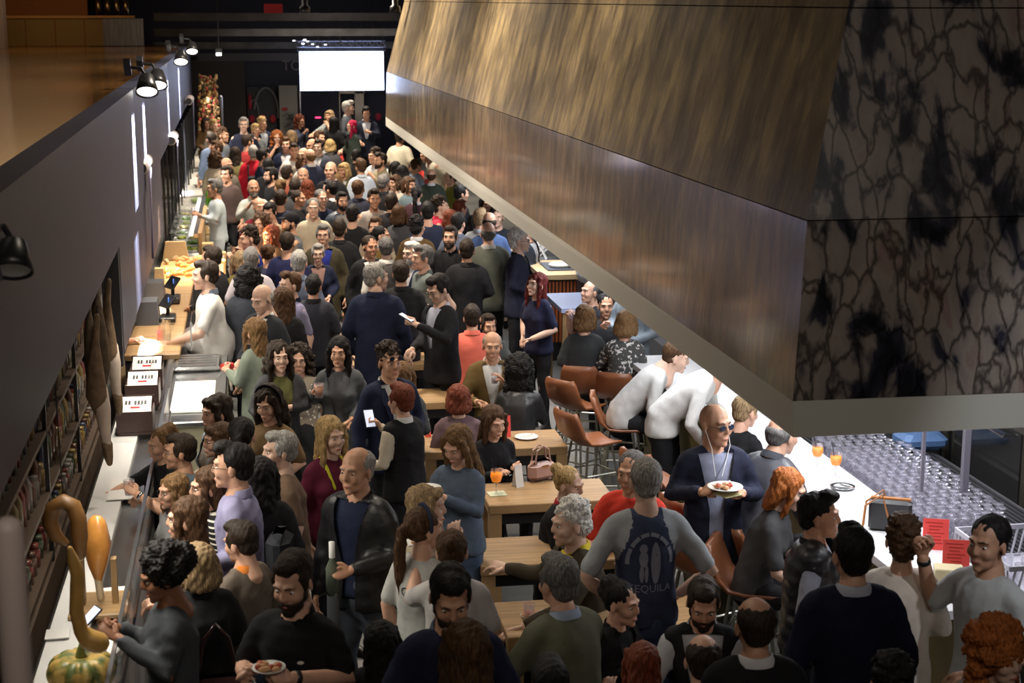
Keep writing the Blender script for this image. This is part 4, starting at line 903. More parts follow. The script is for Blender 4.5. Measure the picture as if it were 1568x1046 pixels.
# rolls with hanging cloth between the far shelves
for (px, py, lb, ln) in ((216, 258, 'white ended roll with hanging violet cloth, nearest along the wall', .95), (262, 215, 'white ended roll with hanging violet cloth behind the nearest one', .8), (289, 155, 'white ended roll with hanging violet cloth by the dried garland', .9)):
    x = lx(24)+.03; P = PX(px, py, x); E_ = thing('banner_roll', P, lb, 'banner')
    b = MB().use(mat('roll_pale', (.48, .42, .40), .4)); b.tube([(0, 0, 0), (0, .9, 0)], .075, 16, round_=False); b.build('tube', E_, True)
    MB().use(dark).tube([(0, -.012, 0), (0, .0, 0)], .058, 16, round_=False).build('end_cap', E_)
    b = MB().use(mat('violet_cloth', (.22, .20, .32), .7)); b.rings([[(.075, .0+.02*k, -.02-ln*k/8), (.085, .0+.02*k, -.02-ln*k/8), (.085-.02*k/8, .35-.02*k, -.02-ln*k/8), (.075-.02*k/8, .35-.02*k, -.02-ln*k/8)] for k in range(9)]); b.build('hanging_cloth', E_, True)
for k in range(12):
    o = MB().use(blackp).box((0, 0, .6), (.03, .03, 1.3)).build('rack_bar'); o.location = (lx(24)+.0, 21.8+k*1.1, 1.1); tag(o, 'thin black upright bar of the rack under the balcony band', 'bar', 'black rack bars by the far counter')
# ---------------------------------------------------------------- bar
marble = mat('white_marble', (.66, .66, .68), .3, var=.10, vscale=2.5); olive = mat('olive_front', (.24, .19, .07), .5, var=.2, vscale=3)
E_ = thing('bar_counter', (3.78, 13, 0), 'long white marble topped bar under the canopy rim', 'bar')
b = MB().use(marble); b.rings([[(-.20, -5.4, 1.05), (.28, -5.4, 1.05), (.28, -5.4, 1.1), (-.20, -5.4, 1.1)], [(-.40, 1.2, 1.05), (.22, 1.2, 1.05), (.22, 1.2, 1.1), (-.40, 1.2, 1.1)]]); b.build('top', E_)
b = MB().use(olive); b.rings([[(-.02, -5.3, 0), (.24, -5.3, 0), (.24, -5.3, 1.05), (-.02, -5.3, 1.05)], [(-.22, 1.1, 0), (.16, 1.1, 0), (.16, 1.1, 1.05), (-.22, 1.1, 1.05)]]); b.build('front_panel', E_)
b = MB().use(steel); b.tube([(-.22, -5.2, .22), (-.40, 1.0, .22)], .02, 8); b.build('foot_rail', E_)
for y in (-5, -2.5, -.8, .9): MB().use(steel).box((-.13-.03*(y+5), y, .22), (.2, .03, .03)).build('rail_bracket', E_)
E_ = thing('back_bench', (4.6, 16, 0), 'steel work bench with ribbed mats behind the marble bar', 'bench')
MB().use(mat('dark_steel', (.16, .16, .17), .35, .6)).box((0, 0, .46), (1.06, 17.6, .92)).build('base', E_)
b = MB().use(mat('mat_black', (.03, .03, .033), .5))
for k in range(24): b.box((-.46+k*.04, -5.2, .935), (.018, 7.0, .02))
b.build('ribbed_mat', E_)
wg = mat('wine_glass', (.85, .83, .95), .03, trans=.8, alpha=.42, spec=1)
proto = None
for i in range(8):
    for j in range(26):
        x = 4.10+.079*i+(.02 if j % 2 else 0); y = 8.98+.081*j
        if j > 22 and i > 6: continue
        if j < 2 and i > 6: continue
        if proto is None:
            proto = MB().use(wg).lathe([(.032, 0), (.041, .03), (.042, .06), (.032, .095), (.006, .115), (.004, .18), (.036, .192), (.037, .196), (0, .197)], n=12).build('wine_glass', None, True); o = proto
        else: o = proto.copy(); COL.objects.link(o)
        o.location = (x, y, .947); tag(o, 'upturned empty wine glass among the massed rows behind the bar', 'wine glass', 'upturned wine glasses behind the bar')
for (px, py, z, w, lb) in ((1262, 702, .93, .022, 'thin grey post between bar and canopy, nearest the pale carafe'), (1322, 690, .93, .03, 'grey post between bar and canopy beside the far end of the glasses'), (1408, 800, .93, .022, 'slim grey post rising through the middle of the wine glasses'), (1473, 800, .93, .042, 'thick grey post rising at the side of the wine glasses')):
    P = PZ(px, py, z); one('canopy_post', MB().use(mat('post_grey', (.15, .14, .17), .4)).box((0, 0, (2.3-z)/2), (w, w, 2.3-z)), P, lb, 'post')
E_ = thing('glass_box', PZ(1290, 690, .95), 'clear square tub of dark ice beside the wine glasses', 'tub')
MB().use(glass).box((0, 0, .11), (.34, .5, .22)).build('tub', E_); b = MB().use(mat('tub_dark', (.05, .05, .05), .3)); [b.ell((rs.uniform(-.1, .1), rs.uniform(-.18, .18), .06), (.05, .06, .05), n=8, m=5) for k in range(10)]; b.build('contents', E_)
one('bag_bundle', MB().use(mat('blue_wrap', (.08, .16, .32), .5, bump=.3)).box((0, 0, .06), (.36, .3, .12), bev=.04), PZ(1408, 684, .955), 'folded blue bundle behind the wine glasses', 'bundle')
for k in range(7):
    P = PY(1422+k*9, 668, 11.6); one('hanging_glass', MB().use(wg).lathe([(.032, 0), (.041, .03), (.042, .06), (.032, .095), (.006, .115), (.004, .18), (.036, .192), (0, .195)], n=12), (P.x, 11.6, P.z-.06), 'wine glass hanging upside down from the rack beneath the canopy', 'wine glass', 'wine glasses hanging under the canopy', True)
one('hanging_rack', MB().use(steel).box((0, 0, 0), (.7, .4, .015)), (PY(1450, 664, 11.6).x, 11.6, PY(1450, 660, 11.6).z+.14), 'steel rack under the canopy from which glasses hang', 'rack')
for k, (y, lb) in enumerate(((9.35, 'black glossy fridge with two handles, nearest of the row behind the bar'), (10.65, 'black glossy fridge in the middle of the row behind the bar'), (11.95, 'black glossy fridge farthest along the row behind the bar'))):
    E_ = thing('bar_fridge', (5.72, y, 0), lb, 'fridge'); bg = mat('gloss_black', (.022, .021, .02), .12); fr = mat('bronze_frame', (.16, .14, .11), .35, .8)
    MB().use(blackp).box((0, 0, .72), (.8, 1.24, 1.42)).build('body', E_)
    for zz in (.40, 1.08):
        f = MB().use(fr); f.box((-.42, 0, zz), (.04, 1.2, .64), bev=.01); d = f.build('door', E_)
        q = MB().use(bg).box((-.445, 0, zz), (.012, 1.06, .52)).build('glass_panel', d)
        hb = MB().use(mat('chrome', (.8, .82, .9), .12, 1)); hb.tube([(-.50, -.35, zz+.2), (-.50, .35, zz+.2)], .014, 8); hb.box((-.475, -.33, zz+.2), (.05, .02, .02)); hb.box((-.475, .33, zz+.2), (.05, .02, .02)); hb.build('handle', d)
E_ = thing('glass_crate', (4.46, 8.42, .94), 'pale grey plastic crate with slanted slots on the bench', 'crate'); cg = mat('crate_grey', (.50, .50, .56), .45)
for (cx, cy, w, h, sl) in ((0, -.36, .56, .012, 0), (0, .36, .56, .012, 0), (-.28, 0, .012, .72, 1), (.28, 0, .012, .72, 1)):
    b = MB().use(cg); L_ = max(w, h)
    for z in (.01, .20): b.box((cx, cy, z), (w, h, .03))
    n_ = int(L_/.045)
    for k in range(n_+1):
        t = -L_/2+k*L_/n_
        p0_ = Vector((cx+(t if not sl else 0), cy+(t if sl else 0), .02)); p1_ = Vector((cx+(min(t+.035, L_/2) if not sl else 0), cy+(min(t+.035, L_/2) if sl else 0), .19)); b.tube([p0_, p1_], .007, 4, round_=False)
    b.build('side', E_)
MB().use(cg).box((0, 0, .005), (.54, .70, .01)).build('bottom', E_)
for k in range(12): one('tumbler', MB().use(wg).lathe([(.03, 0), (.036, .1), (.033, .1), (.028, .006), (0, .006)], n=12), (4.28+.12*(k % 4), 8.2+.16*(k//4), .955), 'empty tumbler inside the pale grey crate', 'tumbler', 'tumblers in the grey crate', True)
# things on the bar
def spritz(loc, lb, s=1, drink=(.95, .26, .0)):
    E_ = thing('spritz_glass', loc, lb, 'drink'); E_.scale = (s,)*3
    MB().use(wg).lathe([(.034, 0), (.034, .003), (.004, .008), (.004, .07), (.03, .085), (.042, .12), (.036, .17)], n=16).build('glass', E_, True)
    MB().use(mat('orange_drink', drink, .15, emit=.35)).lathe([(0, .08), (.028, .086), (.039, .118), (.037, .145), (0, .145)], n=16).build('drink', E_, True)  # slight emission painted in so the drink keeps its colour
    MB().use(blackp).tube([(0, 0, .10), (-.03, .02, .24)], .003, 6).build('straw', E_)
spritz(PZ(1251, 716, 1.1), 'orange spritz in a stemmed glass on the bar, nearer the canopy corner'); spritz(PZ(1279, 730, 1.1), 'orange spritz in a stemmed glass beside the wine glass rows')
one('metal_dish', MB().use(steel).lathe([(0, .004), (.07, .004), (.085, .018), (.08, .018)], n=18), PZ(1290, 748, 1.1), 'small metal dish on the white bar near the orange drinks', 'dish', None, True)
one('carafe', MB().use(wg).lathe([(0, 0), (.05, 0), (.045, .15), (.03, .24), (.034, .3)], n=14), PZ(1252, 694, .94), 'pale glass carafe just under the canopy corner', 'carafe', None, True)
P = PZ(1362, 812, 1.1); E_ = thing('handbag', P, 'black leather handbag with tan straps standing on the bar', 'handbag', None, -.45); tan = mat('tan_leather', (.35, .14, .04), .5)
MB().use(mat('black_leather', (.02, .02, .022), .4)).box((0, 0, .10), (.26, .09, .20), bev=.02).build('bag', E_); MB().use(tan).box((0, 0, .205), (.24, .03, .012)).build('zip', E_)
for s in (-1, 1): MB().use(tan).tube([(-.16, s*.05-.04, .02), (-.15, s*.05, .16), (-.05, s*.05, .24), (-.01, s*.05, .10)], .007, 6).build('strap', E_)
for (px, py, rz, lb, ln) in ((1375, 800, .1, 'red menu card standing against the black handbag', 6), (1432, 828, -.35, 'red menu card behind the curly haired woman in the cream blouse', 7), (1463, 862, -.35, 'red menu card nearest the grey crate, overlapping another', 7)):
    P = PZ(px, py+14, 1.1); E_ = thing('menu_card', P, lb, 'menu', None, rz); b = MB().use(mat('menu_red', (.75, .07, .06), .5)); b.box((0, 0, .09), (.15, .006, .19)); b.build('card', E_); E_.rotation_euler = (-.2, 0, rz)
    b = MB().use(mat('menu_ink', (.42, .02, .02), .5))
    for k in range(ln): b.box((-.01+.01*(k % 2), -.004, .16-.02*k), (.10-.02*(k % 3), .001, .006))
    b.build('printed_lines', E_)
one('wood_block', MB().use(mat('pale_wood', (.55, .47, .28), .6)).box((0, 0, .035), (.16, .12, .07), bev=.006), PZ(1452, 886, 1.1), 'pale block holding the red menu card on the bar', 'block', None, False, -.35)
one('bar_clip', MB().use(steel).box((0, 0, .03), (.04, .012, .06)), PZ(1146, 622, 1.1), 'small clear clip stand on the bar at the canopy rim', 'clip')
one('open_paper', MB().use(paper).box((0, 0, .004), (.34, .42, .008)), PZ(1112, 630, 1.1), 'sheet of paper on the bar under the bending man in white shirt', 'paper', None, False, .2)
# far bar: slatted kiosk, dishes, papers
E_ = thing('slatted_kiosk', (3.78, 19.6, 0), 'pale topped kiosk with orange slatted front beyond the canopy rim', 'kiosk')
MB().use(mat('kiosk_top', (.62, .45, .25), .5)).box((0, 0, 1.06), (.62, 1.2, .06)).build('top', E_); MB().use(blackp).box((0, 0, .5), (.5, 1.05, 1.0)).build('body', E_)
b = MB().use(mat('orange_slat', (.48, .12, .03), .5)); [b.box((-.24+.045*k, -.54, .62), (.026, .03, .76)) for k in range(12)]; b.build('slats', E_)
b = MB().use(mat('slate_tray', (.10, .11, .14), .5)); b.box((0, 0, .01), (.5, .6, .02)); one('slate_tray', b, (3.86, 19.6, 1.09), 'dark slate tray on the pale topped kiosk', 'tray')
one('white_plates', MB().use(paper).lathe([(0, 0), (.12, 0), (.15, .03), (.13, .05), (0, .05)], n=18), (3.80, 19.5, 1.11), 'stack of white plates on the slate tray', 'plates', None, True)
b = MB().use(paper); [b.tube([(rs.uniform(-.12, .12), rs.uniform(-.1, .1), 0), (rs.uniform(-.16, .16), rs.uniform(-.1, .1), .16+rs.uniform(0, .06))], .01, 5) for k in range(12)]; one('cutlery_bunch', b, (3.72, 20.6, 1.05), 'bunch of white cutlery and cups behind the plates', 'cutlery')
one('cutlery_stand', MB().use(steel).box((0, 0, .5), (.5, .6, 1.0)), (3.8, 20.6, 0.03), 'steel stand carrying the white cutlery', 'stand')
one('laundry_heap', MB().use(mat('speckled_cloth', (.55, .55, .6), .8, var=.8, vscale=60)).ell((0, 0, .12), (.26, .34, .16), n=16, m=10), (4.08, 18.6, 1.05), 'heap of crumpled speckled paper beside the slatted kiosk', 'heap', None, True)
one('side_stand', MB().use(blackp).box((0, 0, .52), (.5, .7, 1.04)), (4.15, 18.6, 0), 'black stand under the heap of speckled paper', 'stand')
one('blue_table', MB().use(mat('pale_blue', (.34, .40, .60), .5)).box((0, 0, 1.0), (.5, 1.0, .05)).use(oak).box((-.2, -.45, .49), (.06, .06, .97)).box((.2, -.45, .49), (.06, .06, .97)).box((-.2, .45, .49), (.06, .06, .97)).box((.2, .45, .49), (.06, .06, .97)), (3.60, 17.6, 0), 'small pale blue topped table by the man raising a glass', 'table')
# ---------------------------------------------------------------- long tables, stools
def long_table(x0, x1, y, lb, d=.56):
    E_ = thing('wooden_table', ((x0+x1)/2, y, 0), lb, 'table'); w = x1-x0
    MB().use(oak).box((0, 0, .715), (w, d, .07), bev=.006).build('tabletop', E_); MB().use(blackp).box((0, 0, .63), (w-.2, d-.12, .09)).build('apron', E_)
    for sx in (-1, 1):
        for sy in (-1, 1): MB().use(oak).box((sx*(w/2-.05), sy*(d/2-.05), .34), (.09, .09, .68)).build('leg', E_)
    return E_
long_table(.95, 2.06, 16.05, 'oak table farthest back, between the navy jacket man and the coral shirt man')
long_table(1.2, 2.14, 14.4, 'oak table with a red card, in front of the man in the olive jacket')
long_table(1.32, 2.50, 12.72, 'oak table with a white plate at its end and square legs showing')
long_table(1.62, 2.56, 11.22, 'oak table with a spritz and a white folded card')
long_table(1.38, 2.36, 9.95, 'oak table beside the man in the grey and navy T-shirt')
long_table(1.36, 2.60, 8.75, 'oak table nearest the camera, with a plate and white cutlery')
TT = .75
def plate(loc, lb, food=None, r=.10, cut=True, rz=0):
    E_ = thing('plate', loc, lb, 'plate', None, rz); MB().use(mat('china', (.74, .73, .70), .35)).lathe([(0, 0), (r*.6, 0), (r, .014), (r*.98, .018), (r*.62, .006), (0, .006)], n=24).build('dish', E_, True)
    if cut: MB().use(paper).tube([(-.05, 0, .012), (.02, .015, .018), (.07, .03, .03)], .005, 6).build('plastic_fork', E_)
    if food:
        b = MB().use(mat('food_a', (.55, .30, .14), .6)); [b.ell((rs.uniform(-.05, .05), rs.uniform(-.04, .04), .018), (.022, .018, .012), n=8, m=5) for k in range(9)]
        b.use(mat('food_b', (.45, .08, .04), .5)); [b.ell((rs.uniform(-.05, .05), rs.uniform(-.04, .04), .022), (.014, .014, .012), n=8, m=5) for k in range(6)]; b.build('food', E_, True)
    return E_
plate(PZ(806, 671, TT), 'white plate with a plastic fork on the oak table with square legs'); plate(PZ(930, 832, TT), 'white plate of food beside the man in the grey and navy T-shirt', 1)
plate(PZ(1000, 922, TT), 'empty white plate with crossed plastic cutlery on the nearest oak table', None, .105); plate(PZ(815, 945, TT), 'crumpled white plate before the man in the grey olive jacket', 1, .07)
def card(loc, lb, w=.11, h=.15, m_=None, rz=0, pole=0):
    m_ = m_ or mat('menu_red', (.75, .07, .06), .5)
    b = MB()
    if pole: b.use(blackp).tube([(0, 0, .01), (0, 0, -pole)], .012, 6)
    b.use(m_); b.add([(-w/2, -.03, 0), (w/2, -.03, 0), (w/2, 0, h), (-w/2, 0, h), (-w/2, .03, 0), (w/2, .03, 0), (-w/2, -.026, 0), (w/2, -.026, 0), (w/2, 0, h-.006), (-w/2, 0, h-.006), (-w/2, .026, 0), (w/2, .026, 0)], [(0, 1, 2, 3), (5, 4, 3, 2), (7, 6, 9, 8), (10, 11, 8, 9)])
    one('table_card', b, loc, lb, 'card', None, False, rz)
card(PZ(677, 549, TT), 'thin red folded card on the farthest oak table', .03, .17); card(PZ(719, 603, TT), 'red folded card on the table of the man in the olive jacket')
card(PZ(777, 668, TT), 'red folded card behind the seated brown haired woman', .05, .18); card(PZ(793, 745, TT), 'white folded card on the table with the spritz', .07, .17, paper, .5)
card(PZ(655, 668, TT), 'small red card on the table behind the floral sleeve', .05, .09); card(PZ(888, 918, TT), 'red folded card between the olive jacket and dark bun woman', .05, .11, None, .6); card(PZ(1018, 1030, TT+.03), 'dark red folded card at the lower edge near the bearded man', .08, .15)
spritz(PZ(760, 756, TT), 'orange spritz on a paper napkin before the seated brown haired woman', 1.1, (.85, .14, .01))
one('paper_napkin', MB().use(mat('green_napkin', (.55, .58, .40), .7)).box((0, 0, .004), (.13, .12, .006)), PZ(761, 757, TT), 'pale green paper napkin under the spritz on the oak table', 'napkin', None, False, .1)
def handbag(loc, lb, col, s=1, rz=0):
    E_ = thing('handbag', loc, lb, 'handbag', None, rz); E_.scale = (s,)*3; k = mat('bag_%d' % int(col[0]*999), col, .4, bump=.3, bscale=20)
    MB().use(k).box((0, 0, .1), (.30, .13, .2), bev=.05).build('bag', E_, False); [MB().use(k).tube([(-.09, y, .18), (-.07, y, .30), (0, y, .34), (.07, y, .30), (.09, y, .18)], .009, 6).build('handle', E_) for y in (-.03, .03)]
    b = MB().use(mat('brass', (.55, .40, .2), .3, 1)); b.box((0, -.068, .15), (.08, .006, .02)); b.build('clasp', E_)
handbag(PZ(828, 735, TT), 'dusty pink handbag on the table beside the blonde woman in black', (.42, .25, .21), .8, .5)
for (px, py, lb) in ((722, 582, 'small glass of drink before the man in the olive jacket'), (810, 935, 'empty clear cup on the nearest oak table')):
    one('tumbler', MB().use(wg).lathe([(.03, 0), (.036, .1), (.033, .1), (.028, .006), (0, .006)], n=14), PZ(px, py+14, TT), lb, 'cup', None, True)
leather_b = mat('tan_saddle', (.20, .07, .028), .42, bump=.15, bscale=30); sl = mat('stool_steel', (.42, .42, .36), .3, .9)
def low_stool(E_):
    MB().use(mat('seat_dark_wood', (.10, .055, .03), .45)).lathe([(0, .42), (.16, .42), (.165, .435), (.16, .45), (0, .45)], n=20).build('seat', E_, True)
    for k in range(4):
        a = math.pi/4+k*math.pi/2; MB().use(blackp).tube([(.11*math.cos(a), .11*math.sin(a), .43), (.17*math.cos(a), .17*math.sin(a), .01)], .011, 6).build('leg', E_)
    MB().use(blackp).tube([(.145*math.cos(k*.5236), .145*math.sin(k*.5236), .18) for k in range(13)], .007, 5, round_=False).build('ring', E_)
def bar_stool(E_):
    b = MB().use(leather_b); R = []
    for j in range(9):   # seat shell sweeping up into the back
        u = j/8; yy = (-.20, -.19, -.10, .02, .12, .19, .22, .25, .26)[j]; zz = (.745, .755, .757, .755, .765, .82, .90, .98, 1.03)[j]; w = (.13, .165, .18, .185, .185, .185, .18, .17, .145)[j]
        R.append([(-w, yy-.02*(j > 4), zz+.02), (-w*.5, yy, zz), (0, yy+.008, zz-.004), (w*.5, yy, zz), (w, yy-.02*(j > 4), zz+.02), (w, yy+.022*(j > 4), zz-.022*(j <= 4)+.02), (0, yy+.03*(j > 4), zz-.03*(j <= 4)), (-w, yy+.022*(j > 4), zz-.022*(j <= 4)+.02)])
    b.rings(R); b.build('shell', E_, True)
    for sx in (-1, 1):
        for sy in (-1, 1): MB().use(sl).tube([(sx*.12, sy*.12, .74), (sx*.21, sy*.21, .01)], .011, 6).build('leg', E_)
    for z in (.28, .5):
        f = .12+.09*(.74-z)/.73; b = MB().use(sl); c = [(f, f), (f, -f), (-f, -f), (-f, f), (f, f)]
        for k in range(4): b.tube([(*c[k], z), (*c[k+1], z)], .009, 6)
        b.build('foot_ring' if z < .4 else 'brace', E_)
# ---------------------------------------------------------------- the crowd
BK = (.012, .012, .014); NV = (.012, .017, .042); CH = (.05, .05, .055); GR = (.17, .175, .18); WH = (.62, .62, .60); CR = (.50, .46, .38); BL = (.10, .14, .24)
OL = (.10, .085, .03); BR = (.10, .06, .04); BU = (.10, .012, .03); RD = (.50, .03, .03); TN = (.30, .24, .16); LV = (.26, .25, .40); DG = (.04, .05, .045); PK = (.55, .10, .14); CO = (.75, .16, .11); TL = (.10, .16, .18)
DEN = (.06, .09, .15); F_ = True; K = dict
p = person
# along the food counter, near to far
p('woman with dark curly updo and grey top looking down at the phone in her hands', 248, 884, 's', -80, 'afro', 'black', 4, 'sweater', (.055, .06, .07), DEN, 'FF', F_, hp=14, key='afro', size=.96)
p('person with pale green blonde bob seen from behind, next to the dark curly updo', 304, 868, 's', -160, 'bob', 'sandy', 0, 'jacket', BK, BK, 'hh', F_, inner=BK)
p('young person in taupe top with orange neck trim, back turned', 368, 832, 's', -128, 'short', 'dark', 0, 'sweater', (.13, .105, .085), DEN, 'hh', False, size=.95, neck=(.70, .22, .04), hp=10)
p('man in lavender shirt with glasses and dark hair facing the counter', 355, 716, 's', -100, 'quiff', 'black', 0, 'shirt', LV, NV, 'hh', glasses=1, key='lav', size=1.03)
p('woman in dark glasses and striped top behind the man in lavender', 316, 748, 's', -75, 'straight', 'brown', 0, 'tee', BK, BK, 'dh', F_, pat='stripes', glasses=1)
p('woman with very long straight brown hair beside the man holding a cup', 284, 797, 's', -95, 'long', 'brown', 0, 'blouse', (.12, .09, .07), BK, 'hd', F_)
p('woman with light brown hair and thin glasses above the very long haired one', 264, 754, 's', -60, 'straight', 'light', 0, 'tee', (.20, .20, .2), DEN, 'dd', F_, glasses=1)
p('man with glasses and stubble in grey top holding a clear cup at the counter', 274, 693, 's', -85, 'short', 'dark', 1, 'tee', (.11, .15, .19), BK, 'fq', glasses=1, beard=0, key='cup')
p('blond woman in black pointing over the glass of the counter', 247, 682, 's', -65, 'updo', 'light', 0, 'tee', BK, BK, 'rd', F_, hp=8)
p('woman with dark fringe and pale blue vest by the cream display unit', 330, 634, 's', -60, 'bangs', 'dark', 0, 'vest', (.30, .33, .38), DEN, 'hh', F_, inner=(.35, .30, .25))
p('woman with brown fringe and magenta glasses below the dark fringed one', 333, 676, 's', -70, 'bangs', 'brown', 0, 'sweater', BR, BK, 'dd', F_, glasses=1)
p('person with black tied hair turned away, between magenta glasses and black hairband', 372, 668, 's', 165, 'pony', 'black', 0, 'sweater', BK, BK, 'hh', F_)
p('woman with wide black hairband and brown short sleeved top looking down', 411, 620, 's', -30, 'wavy', 'dark', 0, 'tee', (.17, .105, .05), BK, 'dh', F_, hp=12, key='band')
p('grey haired woman in brown and beige top facing the counter', 427, 692, 's', -75, 'short', 'grey', 3, 'tee', (.14, .09, .06), BK, 'dd', F_, size=.95, fat=1.12)
p('person with straight black hair seen from behind, beside the lavender shirt', 400, 731, 's', 170, 'straight', 'black', 0, 'sweater', BK, BK, 'hh', F_)
p('smiling woman with wavy dark hair and olive top under a charcoal cardigan', 428, 548, 's', 12, 'wavy', 'dark', 3, 'cardigan', CH, BK, 'hx', F_, inner=(.10, .10, .035), key='smile')
p('woman with curly hair and glasses in floral dress behind the smiling one', 458, 553, 's', -5, 'curly', 'dark', 0, 'dress', (.25, .21, .16), BK, 'hd', F_, pat='floral', glasses=1, skirt=1, y=13.9)
p('long haired woman in sage jacket with red purse facing the counter', 388, 510, 's', -125, 'straight', 'light', 0, 'jacket', (.17, .20, .16), DEN, 'hf', F_, inner=GR, key='sage')
p('heavy man in white work polo with grey collar at the tills', 313, 423, 's', -82, 'short', 'dark', 3, 'polo', (.60, .60, .57), BK, 'ht', size=1.13, fat=1.38, wide=1.15, y=15.9, neck=(.10, .12, .16), key='polo', lean=2)
p('dark haired person behind the man in white work polo', 323, 396, 's', -120, 'short', 'dark', 0, 'sweater', BK, BK, 'hh')
# middle front
p('woman with long dark hair and grey wrap cardigan holding a cup of beer', 519, 541, 's', -12, 'long', 'black', 1, 'cardigan', (.085, .09, .095), CH, 'vh', F_, inner=(.10, .10, .11), key='beer')
p('man in navy jacket with sunglasses pushed up on his forehead', 597, 556, 's', 20, 'messy', 'dark', 1, 'jacket', NV, BK, 'dh', glasses=3, inner=WH, size=1.0)
p('auburn haired woman from behind with charcoal hooded coat', 617, 577, 's', 150, 'straight', 'light', 0, 'coat', (.06, .065, .068), BK, 'hh', F_)
p('person with short copper hair in black waistcoat and flowered sleeves', 613, 614, 's', -140, 'short', 'auburn', 0, 'vest', BK, BK, 'qh', F_, inner=(.50, .44, .34), neck=WH, key='floral')
p('blond woman in burgundy sweater with bright yellow scarf', 508, 670, 's', 30, 'straight', 'blond', 3, 'sweater', BU, BK, 'dh', F_, key='scarf')
p('bald older man in black leather jacket holding a wine bottle upright', 545, 722, 's', -38, 'thin', 'grey', 1, 'leather', (.014, .014, .016), (.06, .07, .09), 'dp', inner=NV, size=1.03, key='bottle', neck=BK)
p('bearded man in black polo eating with a fork from a small dish', 448, 893, 's', -28, 'short', 'dark', 0, 'polo', (.010, .010, .012), BK, 'PP', beard=1, hp=16, size=1.03, key='fork')
p('balding bearded man in navy polo with pale trimmed collar looking down', 690, 916, 's', 0, 'short', 'black', 1, 'polo', (.014, .018, .045), BK, 'PP', beard='dark', hp=24, size=1.06, fat=1.08, neck=(.12, .15, .22), key='navy')
p('woman with long brown hair, seen from behind at the very bottom of the crowd', 714, 1000, 's', 178, 'long', 'brown', 0, 'blouse', (.35, .32, .3), BK, 'hh', F_)
p('woman with navy hairband and long ponytail in pale lettered T-shirt', 652, 812, 's', 145, 'pony', 'brown', 0, 'tee', (.42, .42, .40), DEN, 'hd', F_, hy=-35, key='pony')
p('grey blond woman in cream cardigan with her hand at her mouth', 655, 778, 's', 75, 'bob', 'sandy', 3, 'cardigan', (.40, .34, .24), BK, 'cd', F_, inner=(.4, .35, .28))
p('woman with low brown bun from behind holding a napkin tray', 692, 846, 's', 170, 'bun', 'brown', 0, 'tee', (.45, .43, .42), BK, 'hR', F_, key='bun')
p('long haired woman in blue grey sweater eating from a paper dish', 700, 684, 's', -42, 'long', 'light', 0, 'sweater', (.09, .12, .17), DEN, 'qq', F_, hp=22, key='dish')
p('woman with auburn bob and mauve lace top from behind at a table', 702, 612, 'b', 175, 'bob', 'auburn', 0, 'blouse', (.13, .08, .09), BK, 'th', F_)
p('seated brown haired woman in black with a spritz in front of her', 757, 648, 'b', 20, 'straight', 'brown', 0, 'sweater', BK, BK, 'th', F_, hp=8)
p('woman with big black curls in shiny black leather jacket, back turned', 795, 571, 'b', 165, 'bigcurl', 'black', 0, 'leather', (.022, .022, .024), BK, 'tt', F_)
p('grey haired man in olive brown jacket raising a glass at the table', 754, 531, 'b', -5, 'thin', 'grey', 1, 'jacket', (.13, .085, .03), BK, 'tk', inner=WH, key='olive', size=1.03)
p('man in bright coral shirt sitting with his back turned', 723, 488, 'b', 172, 'short', 'dark', 1, 'shirt', CO, BK, 'tt', key='coral')
p('person in dark grey mostly hidden behind the coral shirt', 748, 500, 'b', 10, 'short', 'dark', 1, 'tee', (.06, .07, .07), BK, 'tt', y=16.9)
p('red haired woman in navy top with hand on hip looking up aside', 821, 437, 's', -55, 'straight', 'red', 3, 'tee', (.016, .018, .045), BK, 'wh', F_, glasses=1, hp=-10, key='redhead')
p('grey haired man in dark shirt drinking with raised arm by the bar', 904, 448, 's', -70, 'thin', 'dgrey', 0, 'tee', (.02, .022, .03), BK, 'kd', key='drinker', y=16.4, hp=-6)
p('dark man in black shirt facing out with open hand by the bar', 928, 470, 's', -8, 'buzz', 'black', 1, 'shirt', (.03, .03, .035), BK, 'th', y=15.7)
p('woman with blond bob and charcoal top perched on a bar stool', 896, 488, 'h', 160, 'bob', 'light', 0, 'sweater', (.035, .038, .04), BK, 'hh', F_, key='bobh')
p('woman with honey blond hair and patterned blouse stretching her arm aside', 959, 497, 'h', 150, 'bob', 'light', 0, 'blouse', (.06, .06, .06), BK, 'ho', F_, pat='speckle')
p('man in light denim shirt whose head is hidden by the canopy rim', 1006, 488, 's', -60, 'short', 'dark', 0, 'shirt', (.26, .31, .36), BK, 'fh', key='denim', size=1.03, at=(3.62, 14.85))
p('man in pale grey T-shirt bent forward over the bar', 1019, 540, 'h', 78, 'buzz', 'brown', 3, 'tee', (.46, .46, .45), BK, 'tt', lean=34, key='bent1', hp=-10, at=(3.08, 12.95))
p('man in white shirt and black trousers leaning far over the bar', 1085, 545, 's', 66, 'short', 'dark', 0, 'shirt', (.70, .70, .68), BK, 'tr', lean=46, key='bent2', size=1.05, at=(3.24, 12.2))
p('bald man in navy cardigan and sunglasses holding a plate of food', 1096, 652, 's', -6, 'none', 'grey', 1, 'cardigan', (.016, .019, .038), (.13, .12, .085), 'PP', glasses=2, inner=(.30, .33, .45), size=1.04, key='bald', fat=1.05, hy=32)
p('man with bald crown and shiny grey jacket sitting at the bar', 1187, 680, 'h', 118, 'ring', 'dgrey', 0, 'leather', (.055, .058, .07), BK, 'tt', lean=14, at=(3.12, 9.5), size=1.04, key='crown')
p('person with short grey brown hair half hidden beyond the bald crown man', 1158, 692, 'h', 120, 'short', 'sandy', 0, 'sweater', BK, BK, 'tt', at=(3.32, 10.7), size=.93, lean=8)
